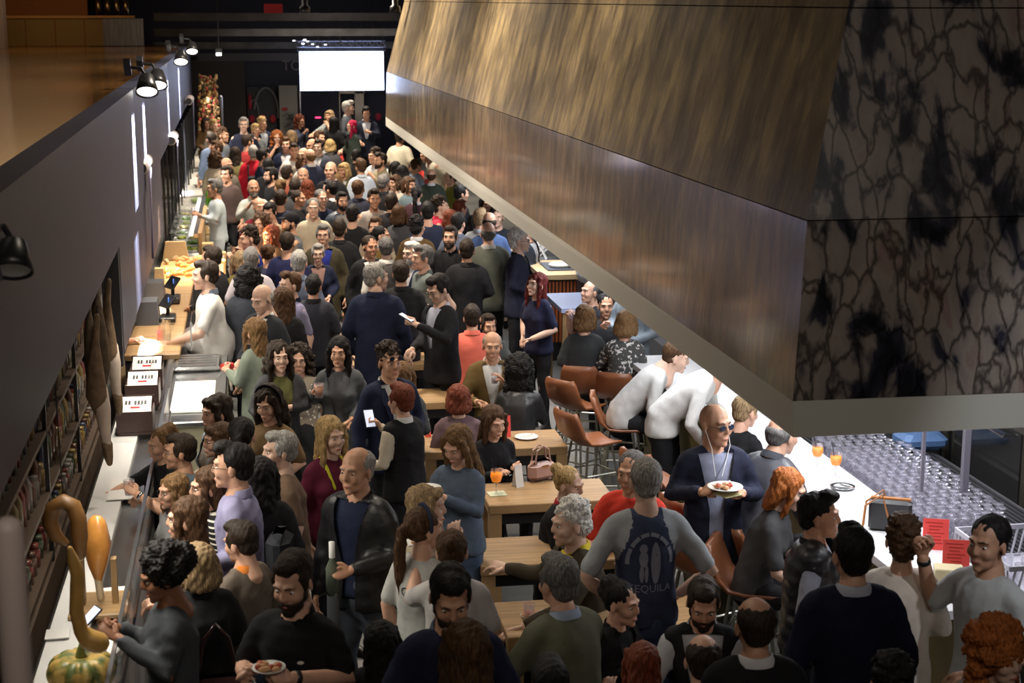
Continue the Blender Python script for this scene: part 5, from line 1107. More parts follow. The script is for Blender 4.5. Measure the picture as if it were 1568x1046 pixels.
p('woman with ginger wavy hair and dark grey T-shirt resting at the bar', 1242, 750, 'h', 62, 'shaggy', 'ginger', 3, 'tee', (.06, .06, .065), BK, 'tt', F_, hp=8, at=(2.98, 9.0), lean=10, key='ginger')
p('man with slick dark hair and black padded vest turned toward the bar', 1256, 792, 's', 68, 'quiff', 'black', 1, 'puffer', (.016, .016, .02), BK, 'hh', inner=(.30, .31, .38), beard=0, key='puffer', size=.97)
p('broad man in dark navy suit jacket, back turned, nearest the bar end', 1304, 850, 's', 178, 'short', 'black', 0, 'jacket', (.006, .008, .024), BK, 'dd', size=1.06, inner=WH, neck=(.4, .42, .5), wide=1.06)
p('woman with tousled brown hair and cream blouse seen from behind at the bar', 1382, 829, 's', 160, 'messy', 'brown', 0, 'blouse', (.66, .58, .50), (.5, .45, .36), 'hu', F_, size=.97, key='cream')
p('man in pale T-shirt with cropped dark hair leaning on the bar end', 1512, 834, 's', -68, 'buzz', 'black', 1, 'tee', (.50, .52, .52), (.35, .38, .42), 'uh', size=1.04, key='pale', hy=10)
p('woman with ginger curls low beside the man in pale T-shirt', 1532, 1008, 's', 18, 'bigcurl', 'ginger', 3, 'sweater', CH, BK, 'hh', F_)
p('balding man in black suit seen from behind at the bottom of the crowd', 1155, 958, 's', 178, 'thin', 'dark', 1, 'jacket', BK, BK, 'hh', inner=WH, neck=(.6, .6, .6))
p('seated bearded man in black waistcoat and pale shirt looking down', 1077, 925, 'b', -12, 'short', 'dark', 1, 'vest', BK, BK, 'tt', beard=1, hp=22, inner=(.45, .47, .50), key='vestman')
p('man with receding dark brown hair low before the bearded waistcoat man', 1076, 1012, 'b', 170, 'thin', 'dark', 0, 'shirt', (.30, .10, .06), BK, 'tt', neck=(.45, .48, .6))
p('woman with black updo and red lips glancing back over her shoulder', 953, 926, 'b', 45, 'updo', 'black', 0, 'jacket', BK, BK, 'ht', F_, inner=BK)
p('woman with chestnut hair seen from behind beside the dark red card', 983, 1018, 'b', 178, 'straight', 'auburn', 0, 'sweater', BK, BK, 'tt', F_)
p('grey haired man in olive grey jacket sitting with back turned at the nearest table', 854, 893, 'b', -155, 'short', 'dgrey', 0, 'jacket', (.11, .11, .075), BK, 'tt', inner=(.3, .35, .45), neck=(.3, .36, .46), size=1.04, key='olive2')
p('white haired man in dark brown jacket and yellow shirt reaching across', 872, 803, 'b', -78, 'messy', 'white', 3, 'jacket', (.045, .035, .022), BK, 'or', inner=(.70, .55, .03), neck=(.72, .58, .05), size=1.04, key='yellow')
p('woman with blond twisted hair and black cardigan seated at the table', 872, 744, 'b', 48, 'bun', 'blond', 3, 'cardigan', BK, BK, 'tt', F_, inner=(.35, .02, .03), hp=5)
p('seated man in red T-shirt with shaved head by the printed T-shirt man', 966, 724, 'b', -35, 'buzz', 'dgrey', 1, 'tee', (.60, .05, .03), BK, 'tt', size=1.05)
p('shaven man in grey and navy T-shirt with large white print on its back', 988, 738, 's', 178, 'buzz', 'grey', 3, 'tee', (.035, .045, .085), (.05, .07, .14), 'ww', size=1.04, key='print')
p('dark head low at the bottom edge before the olive grey jacket', 842, 1050, 'b', 175, 'short', 'black', 0, 'sweater', BK, BK, 'hh')
p('dark head low at the bottom edge below the navy suit', 1362, 1046, 's', 175, 'messy', 'black', 0, 'sweater', BK, BK, 'hh', F_)
p('woman in dark coat seen dimly beside the man in black polo', 585, 985, 's', 172, 'straight', 'black', 0, 'coat', BK, BK, 'hh', F_, y=7.0, size=.80)
# middle of the hall
p('bald man in dark suit and white shirt bowing his head', 401, 459, 's', -42, 'ring', 'grey', 3, 'jacket', (.022, .024, .03), BK, 'hh', inner=WH, hp=18, size=1.03)
p('man with curly dark grey hair seen from behind left of the bald suited man', 382, 430, 's', 170, 'curly', 'black', 0, 'jacket', (.03, .033, .042), BK, 'hh', inner=BK)
p('person with grey brown hair and pale pink top, back turned', 385, 399, 's', 172, 'short', 'salt', 0, 'tee', (.38, .34, .36), BK, 'hh')
p('man with brown hair and lilac shirt looking toward the counter', 443, 438, 's', -62, 'quiff', 'brown', 3, 'tee', (.18, .17, .26), DEN, 'dd', neck=NV)
p('brown haired woman in black seen from behind below the lilac shirt', 434, 461, 's', 165, 'straight', 'brown', 0, 'sweater', BK, BK, 'dd', F_)
p('grey haired man in slate polo with pale collar line, back turned', 458, 404, 's', 168, 'short', 'grey', 3, 'polo', (.085, .10, .15), GR, 'dd', fat=1.08, neck=(.2, .25, .34))
p('short haired grey woman with glasses and lace scarf', 487, 390, 's', -2, 'short', 'grey', 3, 'jacket', NV, BK, 'hh', F_, glasses=1, inner=(.25, .15, .13), size=.9)
p('older man with glasses, royal blue shirt and olive jacket', 495, 361, 's', -8, 'short', 'salt', 0, 'coat', (.06, .05, .028), BK, 'hd', glasses=1, inner=(.02, .03, .22))
p('man with short grey hair and open cream shirt', 480, 320, 's', -5, 'buzz', 'salt', 3, 'shirt', (.50, .43, .32), GR, 'dd', size=1.04)
p('man with cropped grey hair just behind the open cream shirt', 492, 305, 's', 20, 'buzz', 'dgrey', 0, 'tee', NV, BK, 'dd')
p('bearded man in dark denim jacket holding a plate of bread', 524, 309, 's', 12, 'short', 'black', 0, 'leather', (.035, .05, .07), GR, 'hp', beard=1, inner=(.4, .4, .4), key='denimjacket')
p('young man in pale T-shirt with a dark ring print', 573, 306, 's', 4, 'quiff', 'dark', 1, 'tee', (.34, .30, .27), BK, 'dd', key='ring', size=1.03)
p('person in royal blue top lit orange, eating by the warm counter', 381, 366, 's', -75, 'messy', 'dark', 0, 'tee', (.015, .03, .22), BK, 'ck', hp=6)
p('curly haired person lit orange beside the royal blue top', 399, 344, 's', -30, 'curly', 'brown', 0, 'sweater', BR, BK, 'hh', F_)
p('woman with chestnut hair in brown jacket lit from the warm counter', 414, 361, 's', -60, 'straight', 'auburn', 0, 'jacket', (.07, .04, .02), BK, 'hh', F_, inner=BR)
p('man in black cap and grey T-shirt looking aside', 443, 342, 's', -65, 'cap', 'dark', 1, 'tee', (.10, .12, .14), BK, 'dd', beard='dark', hcol=BK)
p('bald bearded man in dark red top lit orange', 397, 318, 's', 20, 'none', 'grey', 0, 'tee', (.16, .01, .02), BK, 'dd', beard='salt')
p('dark haired man with head bowed, glowing orange', 413, 326, 's', -25, 'short', 'black', 0, 'tee', TN, BK, 'hh', hp=20)
p('man with cropped hair and plain navy sweater seen from behind', 441, 373, 's', 160, 'buzz', 'dark', 0, 'sweater', (.014, .017, .06), BK, 'dd', size=1.02)
p('person with tied brown hair between cap wearer and cropped hair', 412, 390, 's', 150, 'bun', 'brown', 0, 'sweater', (.03, .03, .06), BK, 'hh', F_)
p('person with ochre coat and long light hair by the warm counter', 366, 402, 's', -140, 'straight', 'sandy', 0, 'coat', (.14, .11, .03), BK, 'hh', F_)
p('waiter with shaved head in white shirt and grey waistcoat, back turned', 591, 381, 's', 178, 'buzz', 'dgrey', 3, 'vest', (.055, .05, .05), GR, 'dd', inner=(.60, .58, .54), key='waiter')
p('large man in navy jacket with grey hair standing with back turned', 577, 426, 's', 160, 'short', 'grey', 3, 'coat', (.014, .018, .042), (.03, .03, .03), 'dd', size=1.06, fat=1.12, hy=-50, wide=1.1)
p('man in black suit with tie turned toward the camera', 567, 379, 's', 12, 'buzz', 'dark', 2, 'jacket', BK, BK, 'dd', inner=WH, hy=8)
p('woman with black hair tied back beside the black suited man', 585, 362, 's', 70, 'pony', 'black', 0, 'jacket', (.14, .09, .02), BK, 'hh', F_)
p('man with short brown hair in sand shirt reaching forward', 575, 349, 's', -25, 'short', 'brown', 0, 'shirt', (.36, .30, .22), BK, 'hd')
p('stout man in grey polo with dark grey hair', 646, 396, 's', -72, 'short', 'dgrey', 0, 'polo', (.12, .14, .13), BK, 'dh', fat=1.28, size=1.03)
p('white haired bearded man half hidden behind the grey polo', 630, 389, 's', -50, 'short', 'white', 3, 'jacket', NV, BK, 'hh', beard='grey', glasses=1)
p('dark haired man in black suit with glasses reading his phone', 671, 444, 's', -58, 'short', 'black', 3, 'jacket', (.014, .014, .018), BK, 'hq', inner=(.42, .44, .55), hp=24, glasses=1, size=1.04, key='phone')
p('man with thick dark hair and brown jacket seen from behind', 640, 348, 's', 150, 'messy', 'black', 0, 'jacket', (.085, .05, .018), BK, 'hh')
p('man in crimson polo with wavy dark grey hair', 675, 317, 's', 80, 'messy', 'dark', 3, 'polo', (.55, .035, .07), BK, 'hh', size=1.02)
p('bearded man in black shirt in front of the crimson polo', 689, 364, 's', -18, 'short', 'dark', 0, 'jacket', BK, BK, 'dd', beard=1, inner=BK, size=1.02)
p('dark haired man in steel blue shirt seen from behind', 702, 343, 's', 150, 'short', 'black', 0, 'shirt', (.12, .14, .20), BK, 'hh')
p('auburn haired head next to the crimson polo', 705, 320, 's', 120, 'short', 'auburn', 0, 'sweater', BK, BK, 'hh', F_)
p('dark red haired head between crimson polo and steel blue shirt', 690, 336, 's', 170, 'bob', 'auburn', 0, 'sweater', NV, BK, 'hh', F_)
p('bald man in grey green blazer standing with back turned', 747, 358, 's', 180, 'ring', 'dgrey', 0, 'jacket', (.085, .09, .07), BK, 'hh', inner=WH, size=1.05, neck=(.3, .3, .28), wide=1.08)
p('man with thinning dark hair and bright blue shirt, back turned', 749, 341, 's', 176, 'ring', 'dark', 0, 'shirt', (.06, .10, .22), BK, 'hh', size=1.02)
p('long black haired woman left of the bright blue shirt', 726, 345, 's', 170, 'long', 'black', 0, 'sweater', BK, BK, 'hh', F_)
p('sandy short haired person in white shirt close to the bright blue shirt', 736, 336, 's', 150, 'short', 'sandy', 0, 'shirt', (.42, .46, .5), BK, 'hh')
p('white haired man with glasses and navy jacket near the canopy', 797, 370, 's', 72, 'messy', 'white', 3, 'jacket', (.022, .024, .045), BK, 'hx', inner=BK, glasses=1, size=1.02)
p('person in blue black leather behind the white haired man', 812, 352, 's', 60, 'short', 'dark', 0, 'leather', (.03, .035, .05), BK, 'hh', y=20.0)
p('man in black sleeveless top under the canopy rim', 762, 334, 's', -20, 'buzz', 'dark', 3, 'tank', (.02, .025, .035), BK, 'dr', y=21.2)
p('dark haired face just below the canopy rim', 744, 314, 's', 10, 'straight', 'dark', 2, 'sweater', BU, BK, 'hh', F_, y=23)
p('woman with black ponytail and burgundy jacket from behind', 638, 298, 's', 165, 'pony', 'black', 0, 'jacket', (.045, .018, .025), BK, 'hh', F_)
p('man in black leather behind the crimson polo', 707, 298, 's', 100, 'short', 'black', 0, 'leather', (.015, .016, .022), BK, 'dd', y=24)
p('balding man in dark green jacket sitting with back turned', 661, 270, 's', 165, 'ring', 'brown', 0, 'jacket', (.03, .04, .03), BK, 'hh', y=26, size=.93)
p('person in olive green shirt under the canopy', 690, 272, 's', -80, 'short', 'brown', 0, 'shirt', (.14, .14, .02), BK, 'hh', y=27.0)
# farther crowd
FAR = [
 ('broad man in muted taupe with bald crown behind the dark haired man', 348, 254, 35, 'ring', 'dark', 'shirt', (.16, .14, .11), {}),
 ('dark haired man in brown top looking toward the counter', 347, 268, -30, 'short', 'dark', 'sweater', (.075, .05, .045), {}),
 ('chef in pale tunic with short grey hair facing the food counter', 328, 289, -80, 'short', 'dgrey', 'apron', (.46, .52, .54), K(arms='hf', key='chef')),
 ('woman with dark brown curls and cream top at the counter', 331, 244, 165, 'curly', 'brown', 'sweater', (.52, .44, .34), K(fem=1)),
 ('bald man with beard in light shirt with dark straps', 388, 289, 5, 'none', 'salt', 'shirt', (.42, .44, .40), K(arms='kh', beard='salt', skin=2)),
 ('person with black hair in black behind the dark bearded man', 411, 256, 170, 'short', 'black', 'sweater', BK, {}),
 ('black haired bearded man in profile', 414, 270, -70, 'short', 'black', 'sweater', BK, K(beard=1)),
 ('woman with fair hair knotted up and black top, back turned', 428, 287, -150, 'bun', 'light', 'tank', BK, K(fem=1)),
 ('person with dark hair and orange red strap beside the knotted hair', 440, 267, 150, 'short', 'dark', 'tee', (.3, .08, .05), {}),
 ('young man with short dark hair in bright white shirt', 450, 232, 2, 'quiff', 'dark', 'shirt', (.55, .54, .50), {}),
 ('brown haired man in navy beside the bright white shirt', 438, 222, -10, 'short', 'brown', 'jacket', NV, {}),
 ('grey bearded man in dark jacket and lilac shirt', 464, 270, 0, 'thin', 'grey', 'jacket', BK, K(beard='grey', inner=(.3, .25, .32), skin=1)),
 ('woman with long chestnut hair from behind below the grey bearded man', 471, 288, 175, 'long', 'auburn', 'sweater', (.05, .02, .03), K(fem=1)),
 ('woman with dark hair pinned up and bare shoulders', 458, 305, 60, 'bun', 'dark', 'tank', BK, K(fem=1)),
 ('dark haired woman with face hidden, white collar, near the pinned up hair', 464, 249, 40, 'bob', 'brown', 'shirt', (.45, .42, .38), K(fem=1)),
 ('tall bald man in black jacket in the thick of the crowd', 506, 262, -20, 'ring', 'brown', 'jacket', BK, K(size=1.08)),
 ('blond woman drinking beside the tall bald man', 526, 262, -40, 'bob', 'blond', 'cardigan', (.10, .09, .03), K(fem=1, arms='kk')),
 ('man with short dark hair and white collar seen from behind', 505, 291, -120, 'short', 'black', 'jacket', BK, K(inner=WH, neck=WH)),
 ('chestnut haired woman behind the white collared man', 515, 279, 140, 'bob', 'light', 'sweater', BR, K(fem=1)),
 ('man with cropped brown hair and dark navy coat, back turned', 549, 290, 160, 'buzz', 'brown', 'coat', (.018, .02, .035), K(size=1.04)),
 ('man in bright white shirt seen from behind in the far crowd', 552, 256, -160, 'short', 'brown', 'shirt', (.50, .56, .64), {}),
 ('man with dark beard and sand shirt sitting sideways', 582, 247, -60, 'quiff', 'dark', 'shirt', (.30, .26, .17), K(beard=1, arms='hk')),
 ('person in white shirt eating beside the dark beard', 573, 240, -60, 'messy', 'dark', 'shirt', (.5, .5, .52), K(arms='kh')),
 ('man with short grey hair and black jacket, back turned', 588, 281, 150, 'short', 'salt', 'jacket', BK, K(inner=BK)),
 ('woman with wavy brown hair and cream blouse turned sideways', 604, 281, -50, 'bob', 'brown', 'blouse', (.5, .42, .34), K(fem=1)),
 ('woman with black bob and cream jacket seen from behind', 616, 265, 170, 'bob', 'black', 'jacket', (.44, .36, .28), K(fem=1)),
 ('woman with long black hair beside the black bob', 604, 259, -150, 'straight', 'black', 'sweater', (.3, .27, .2), K(fem=1)),
 ('woman with brown fringe behind a dark red card', 627, 284, 40, 'bangs', 'brown', 'sweater', (.12, .16, .17), K(fem=1)),
 ('waiter in cream T-shirt carrying papers with head hidden by the canopy', 613, 210, 150, 'short', 'dark', 'tee', (.60, .55, .42), K(arms='hh', size=1.04, y=29.5)),
 ('person in cream T-shirt with red badge bending under the canopy', 652, 238, -70, 'short', 'dark', 'tee', (.58, .52, .40), K(lean=30, y=29)),
 ('small person with brown hair below the red badge', 638, 254, 120, 'short', 'brown', 'tee', (.25, .3, .4), K(size=.9)),
 ('dark haired person in grey blue at the far counter', 323, 214, -150, 'short', 'dark', 'sweater', (.12, .16, .24), {}),
 ('person with brown hair and pale blue shirt by the far counter', 331, 228, -70, 'short', 'brown', 'shirt', (.25, .32, .42), {}),
 ('person with light brown hair beside the tall grey man', 342, 208, 60, 'messy', 'brown', 'sweater', (.14, .16, .18), {}),
 ('dark haired woman lit orange next to the dried garland', 316, 190, 20, 'straight', 'dark', 'blouse', (.2, .12, .05), K(fem=1)),
 ('person with fluffy yellow hair and white collar by the garland', 328, 194, 30, 'messy', 'blond', 'shirt', (.4, .36, .3), K(fem=1)),
 ('woman with long dark brown hair from behind near the red rucksack', 360, 236, 178, 'long', 'dark', 'sweater', (.18, .15, .06), K(fem=1)),
 ('tall grey haired man in navy polo with white logo', 373, 192, 2, 'short', 'grey', 'polo', (.018, .022, .045), K(size=1.08, skin=3)),
 ('person with dark hair and red sleeve beside the grey haired rucksack wearer', 380, 218, 120, 'short', 'dark', 'tee', (.40, .04, .04), {}),
 ('grey haired person in red hooded jacket with a small rucksack', 388, 235, 178, 'short', 'grey', 'jacket', (.48, .012, .03), K(inner=BK, neck=(.48, .012, .03), key='redjacket')),
 ('blond person holding a glass to the mouth in grey', 392, 201, 20, 'messy', 'blond', 'sweater', (.15, .17, .18), K(fem=1, arms='kh')),
 ('person with bright yellow hair and dark jacket with white shirt', 402, 191, 25, 'messy', 'blond', 'jacket', NV, K(inner=(.5, .55, .6))),
 ('woman with ginger curls and glasses in black top', 424, 212, 3, 'curly', 'ginger', 'tee', BK, K(fem=1, glasses=1, arms='ch')),
 ('ginger haired woman in slate jacket drinking below the screen', 460, 187, 40, 'curly', 'auburn', 'jacket', (.06, .07, .11), K(fem=1, arms='kh', inner=BK)),
 ('sandy haired woman stretching an arm out under the screen', 504, 178, -40, 'bob', 'sandy', 'blouse', (.25, .27, .27), K(fem=1, arms='rc')),
 ('woman in black with long black hair, back turned under the screen', 512, 189, 150, 'long', 'black', 'coat', BK, K(fem=1)),
 ('tall silver haired man in white shirt with dark jacket under the screen', 534, 166, 70, 'quiff', 'white', 'jacket', (.09, .10, .12), K(inner=WH, size=1.1, skin=3)),
 ('person with crimson headscarf and dark green jacket', 538, 194, -60, 'scarf', 'red', 'jacket', (.04, .055, .045), K(fem=1, hcol=(.36, .01, .05), inner=BK)),
 ('man in navy suit and white shirt looking down by the pale door frame', 561, 174, -5, 'short', 'black', 'jacket', (.018, .022, .04), K(inner=(.6, .64, .72), arms='hf', hp=14, size=1.05)),
 ('bald person with white collar in the row below the screen', 477, 224, -50, 'none', 'grey', 'jacket', NV, K(inner=WH, neck=WH)),
 ('dark haired man with red face beside the bald white collar', 488, 226, -30, 'short', 'dark', 'jacket', (.035, .04, .06), K(skin=3)),
 ('bald man with white collar and navy jacket, back turned', 474, 240, -150, 'ring', 'light', 'jacket', (.025, .03, .06), K(inner=WH, neck=WH)),
 ('man with dark hair, open forehead, beside the bald navy jacket', 464, 238, -30, 'thin', 'dark', 'sweater', (.4, .36, .3), {}),
 ('yellow blond woman in charcoal seen from behind', 506, 224, 170, 'bob', 'blond', 'jacket', CH, K(fem=1)),
 ('man with grey brown hair in dark jacket among the white tables', 490, 212, 40, 'short', 'brown', 'jacket', NV, {}),
 ('person with dark hair low by the counter with raised hand', 356, 250, -60, 'short', 'dark', 'sweater', (.08, .09, .12), K(y=30)),
 ('dark haired pair member leaning close behind the red jacket', 404, 240, 100, 'short', 'black', 'sweater', NV, {}),
 ('woman with light hair between the ginger curls and the screen post', 447, 210, 150, 'bob', 'sandy', 'sweater', GR, K(fem=1)),
 ('man with black hair in dark coat right of the bald man in black', 545, 240, 170, 'short', 'black', 'coat', BK, K(y=31)),
 ('dark coated person left of the cream shirt in the middle rows', 452, 288, 165, 'short', 'dark', 'coat', CH, {}),
 ('person in dark blue with brown hair near the grey cap', 430, 306, 170, 'short', 'dark', 'sweater', (.02, .025, .05), {}),
 ('short haired dark figure behind the ring print T-shirt', 600, 312, 160, 'short', 'dark', 'jacket', BK, K(inner=BK)),
 ('brown haired figure in charcoal left of the burgundy jacket', 612, 330, 150, 'bob', 'brown', 'jacket', CH, K(fem=1, inner=BK)),
 ('dark haired figure in deep blue above the brown jacket', 655, 326, 175, 'short', 'black', 'sweater', (.02, .025, .05), {}),
 ('figure with black hair and dark top behind the young man with ring print', 540, 330, 165, 'short', 'black', 'sweater', BK, {}),
 ('dark haired figure behind the older man in olive jacket', 520, 352, 170, 'short', 'dark', 'jacket', BK, K(inner=BK)),
 ('figure in dark jacket between the bald suited man and the slate polo', 480, 440, 170, 'short', 'black', 'jacket', (.03, .03, .04), K(inner=BK)),
 ('figure in black between the navy jacket and the grey polo', 614, 420, 175, 'short', 'dark', 'coat', BK, {}),
 ('figure in black behind the bearded black shirt', 715, 385, 170, 'short', 'dark', 'coat', BK, {}),
]
for (lb, x, y, fc, hr, hc, tp, tc, kw) in FAR:
    kw = dict(kw); fem = bool(kw.pop('fem', 0)); sk = kw.pop('skin', (int(x)*7+int(y)) % 3)
    person(lb, x, y, 's', fc, hr, hc, sk, tp, tc, BK, kw.pop('arms', 'hd'), fem, **kw)
# ---------------------------------------------------------------- seats, held things, prints
k_ = 0
for inf in ALLP:
    if inf['kind'] == 's': continue
    r0 = inf['root']; nm = ' '.join(inf['label'].split()[:7]); k_ += 1
    if inf['kind'] == 'b':
        E_ = thing('low_stool', (r0.x, r0.y, floor_z(r0.y)), 'low black stool under the ' + nm, 'stool', None, inf['face']); low_stool(E_)
    else:
        E_ = thing('bar_stool', (r0.x, r0.y, floor_z(r0.y)), 'tan leather bar stool under the ' + nm, 'bar stool', None, inf['face']); bar_stool(E_)
for (x, y, a, lb) in ((2.86, 13.75, 128, 'empty tan leather bar stool, side on, farthest of the free ones'), (2.72, 12.55, 112, 'empty tan leather bar stool with its back to the camera'), (2.98, 11.3, 120, 'empty tan leather bar stool behind the bald man with the plate'),
                      (2.98, 10.05, 105, 'tan leather bar stool beside the man in shiny grey jacket'), (2.78, 9.35, 115, 'tan leather bar stool behind the padded vest')):
    E_ = thing('bar_stool', (x, y, 0), lb, 'bar stool', None, math.radians(a)); bar_stool(E_)
def hnd(k, s): return INFO[k]['hands'][s][0]
def cup(loc, lb, col=None, s=1.0, name='cup'):
    E_ = thing(name, loc, lb, 'cup'); E_.scale = (s,)*3
    MB().use(wg).lathe([(0, -.05), (.028, -.05), (.036, .05), (.034, .05), (.027, -.046)], n=16).build('cup_wall', E_, True)
    if col: MB().use(mat('drink_%d' % int(col[0]*999), col, .15)).lathe([(0, -.045), (.026, -.045), (.032, .02), (0, .02)], n=16).build('drink', E_, True)
cup(hnd('cup', 1), 'clear plastic cup held by the man in glasses at the counter'); cup(hnd('beer', -1), 'clear cup of amber beer held up by the long dark haired woman', (.30, .10, .015), 1.15)
cup(hnd('olive', 1), 'clear tumbler raised by the grey haired man in olive jacket', (.5, .5, .5)); cup(hnd('drinker', -1), 'clear glass lifted to the lips of the man by the bar')
cup(hnd('chef', 1)+Vector((0, 0, .02)), 'small red cup at the hand of the chef in pale tunic', (.5, .02, .02), 1.1)
def phone(loc, rz, rx, lb, glow=.9):
    E_ = thing('phone', loc, lb, 'phone', None, rz); E_.rotation_euler = (rx, 0, rz)
    MB().use(blackp).box((0, 0, 0), (.075, .009, .15), bev=.003).build('case', E_); MB().use(mat('phone_screen', (.55, .60, .75), .2, emit=glow)).box((0, -.0055, 0), (.066, .002, .135)).build('screen', E_)
phone(hnd('afro', 1)+Vector((-.07, -.02, .05)), math.radians(-60), -.9, 'phone held in both hands by the woman with dark curly updo')
phone(hnd('floral', -1)+Vector((0, 0, .03)), math.radians(10), -.7, 'lit phone in the hand of the person with flowered sleeves'); phone(hnd('phone', 1)+Vector((0, -.02, .03)), math.radians(60), -1.1, 'phone read by the man in black suit')
plate(hnd('bald', -1)+Vector((.04, -.05, .03)), 'white plate heaped with food held by the bald man in navy cardigan', 1, .11, True, .5)
one('paper_napkin', MB().use(mat('yellow_napkin', (.60, .56, .30), .7)).box((0, 0, 0), (.13, .13, .006)), hnd('bald', -1)+Vector((.05, -.06, .0)), 'pale yellow napkin under the plate of the bald man', 'napkin', None, False, .4)
plate(hnd('fork', 1)+Vector((0, 0, .03)), 'small square dish of food held by the bearded man in black polo', 1, .075, False); plate(hnd('dish', 1)+Vector((0, 0, .02)), 'pale paper dish held by the long haired woman in blue grey', None, .08, False)
plate(hnd('denimjacket', 1)+Vector((.03, -.03, .02)), 'plate with bread carried by the bearded man in dark denim', 1, .11, False)
for (kk, lb) in (('fork', 'white plastic fork in the hand of the man in black polo'), ('dish', 'white plastic fork in the hand of the long haired woman')):
    P = hnd(kk, -1); one('fork', MB().use(paper).tube([(0, 0, .0), (.02, -.03, -.03), (.05, -.05, -.06)], .004, 6).box((.055, -.055, -.065), (.02, .006, .02)), P, lb, 'fork')
P = hnd('bun', 1); one('napkin_tray', MB().use(paper).box((0, 0, 0), (.15, .11, .008)).use(mat('food_a', (.55, .3, .14), .6)).ell((-.03, -.02, .01), (.03, .02, .012), n=8, m=5), P+Vector((-.02, 0, .03)), 'pale napkin tray with a scrap of food held by the woman with low bun', 'tray')
P = hnd('bottle', 1); E_ = thing('wine_bottle', P+Vector((0, -.01, -.12)), 'clear wine bottle with white capsule gripped by the man in black leather', 'bottle')
MB().use(mat('bottle_glass', (.18, .22, .17), .08, trans=.5)).lathe([(0, 0), (.038, 0), (.038, .15), (.016, .20), (.015, .23), (0, .23)], n=18).build('glass', E_, True); MB().use(mat('capsule_white', (.7, .7, .68), .4)).lathe([(.0172, .21), (.017, .30), (0, .302)], n=16).build('capsule', E_, True)
b = MB().use(mat('bag_nylon', (.05, .055, .065), .5)); b.tube([(0, 0, 0), (0, 0, -.3), (0, 0, -.6)], [.04, .046, .035], 12, flat=.6); one('bottle_sleeve', b, P+Vector((0, -.02, -.13)), 'long dark cloth sleeve hanging below the wine bottle', 'sleeve', None, True)
A_ = INFO['afro']; P = A_['M'] @ Vector((.02, .22, 1.0)); E_ = thing('handbag', P, 'dark brown shiny handbag with gold fittings at the side of the curly updo woman', 'handbag', None, math.radians(5)); kb = mat('brown_patent', (.045, .018, .018), .22)
MB().use(kb).box((0, 0, -.05), (.34, .15, .24), bev=.05).build('bag', E_); MB().use(kb).tube([(-.10, 0, .06), (-.06, 0, .26), (.0, .0, .34), (.06, 0, .26), (.10, 0, .06)], .011, 6).build('strap', E_, True); b = MB().use(mat('brass', (.55, .4, .2))); [b.box((x, -.078, .03), (.07, .01, .018)) for x in (-.1, .1)]; b.build('fittings', E_)
P = hnd('sage', 1); one('red_purse', MB().use(red).box((0, 0, 0), (.13, .04, .06), bev=.012), P, 'small red purse in the hand of the woman in sage jacket', 'purse', None, False, .5)
# yellow scarf, hairbands, earphones, watches
E_ = INFO['scarf']; b = MB().use(cloth((.52, .50, .03))); B_ = E_['B']
b.tube([B_((.07, .03, 1.49)), B_((.08, -.05, 1.45)), B_((.06, -.135, 1.32)), B_((.05, -.15, 1.15)), B_((.055, -.15, 1.0))], [.03, .034, .036, .04, .03], 10, flat=.5); b.tube([B_((.07, .03, 1.49)), B_((0, .085, 1.50)), B_((-.07, .03, 1.49)), B_((-.085, -.06, 1.42)), B_((-.06, -.13, 1.30))], [.03, .032, .03, .03, .02], 10, flat=.5); b.build('scarf', E_['E'], True)
for kk, cc in (('pony', (.02, .025, .05)), ('band', (.008, .008, .01))):
    E_ = INFO[kk]; b = MB().use(cloth(cc)); b.tube([E_['Mh'] @ Vector(((.092 if kk == 'pony' else .096)*math.cos(t), .012, .045+(.094 if kk == 'pony' else .099)*math.sin(t))) for t in [k*math.pi/14-.2 for k in range(17)]], .017, 8, flat=.5); b.build('hairband', E_['E'], True)
E_ = INFO['bald']; b = MB().use(paper)
for q in (-1, 1): b.tube([E_['Mh'] @ Vector((q*.082, -.005, -.01)), E_['Mh'] @ Vector((q*.07, -.05, -.11)), E_['B']((q*.02, -.16, 1.36))], .0025, 5)
b.build('earphones', E_['E'])
for kk, sd_ in (('bottle', 1), ('cup', 1), ('pale', -1), ('fork', 1)):
    I_ = INFO[kk]; S, e, w = I_['sh'][sd_]; d = (w-e).normalized(); b = MB().use(steel if kk in ('bottle', 'cup') else blackp); b.tube([w-d*.035, w-d*.012], .033, 14, round_=False); b.build('wristwatch', I_['E'], True)
# far_tables: white tables and red cards among the far crowd
for k, (px, py, w, lb) in enumerate(((556, 262, 1.5, 'white table in the far crowd by the man in bright white shirt'), (572, 240, 1.6, 'white table farther back, below the pale door frame'), (650, 285, 1.2, 'white table beside the man in dark green jacket'), (525, 205, 1.2, 'grey table at the far end beneath the screen'))):
    P = PZ(px, py, 1.1); E_ = thing('white_table', (P.x, P.y, floor_z(P.y)), lb, 'table'); h_ = 1.1-floor_z(P.y)
    MB().use(paper if k < 3 else steel).box((0, 0, h_-.02), (w, .7, .04)).build('tabletop', E_)
    for sx in (-1, 1):
        for sy in (-1, 1): MB().use(blackp).box((sx*(w/2-.06), sy*.29, h_/2-.02), (.05, .05, h_-.04)).build('leg', E_)
for (px, py, lb) in ((529, 245, 'red upright card on the far white table, farthest back'), (520, 258, 'red upright card beside the white shirt seen from behind'), (583, 268, 'red upright card by the grey haired black jacket'), (644, 283, 'red upright card near the black bob'), (653, 297, 'red upright card against the dark green jacket'), (556, 200, 'red upright card standing below the suited man'), (563, 207, 'second red upright card below the suited man'), (625, 322, 'dark red card beside the burgundy jacket')):
    P = PZ(px, py, 1.12); card(P, lb, .13, .26, None, 0, 1.12-floor_z(P.y))
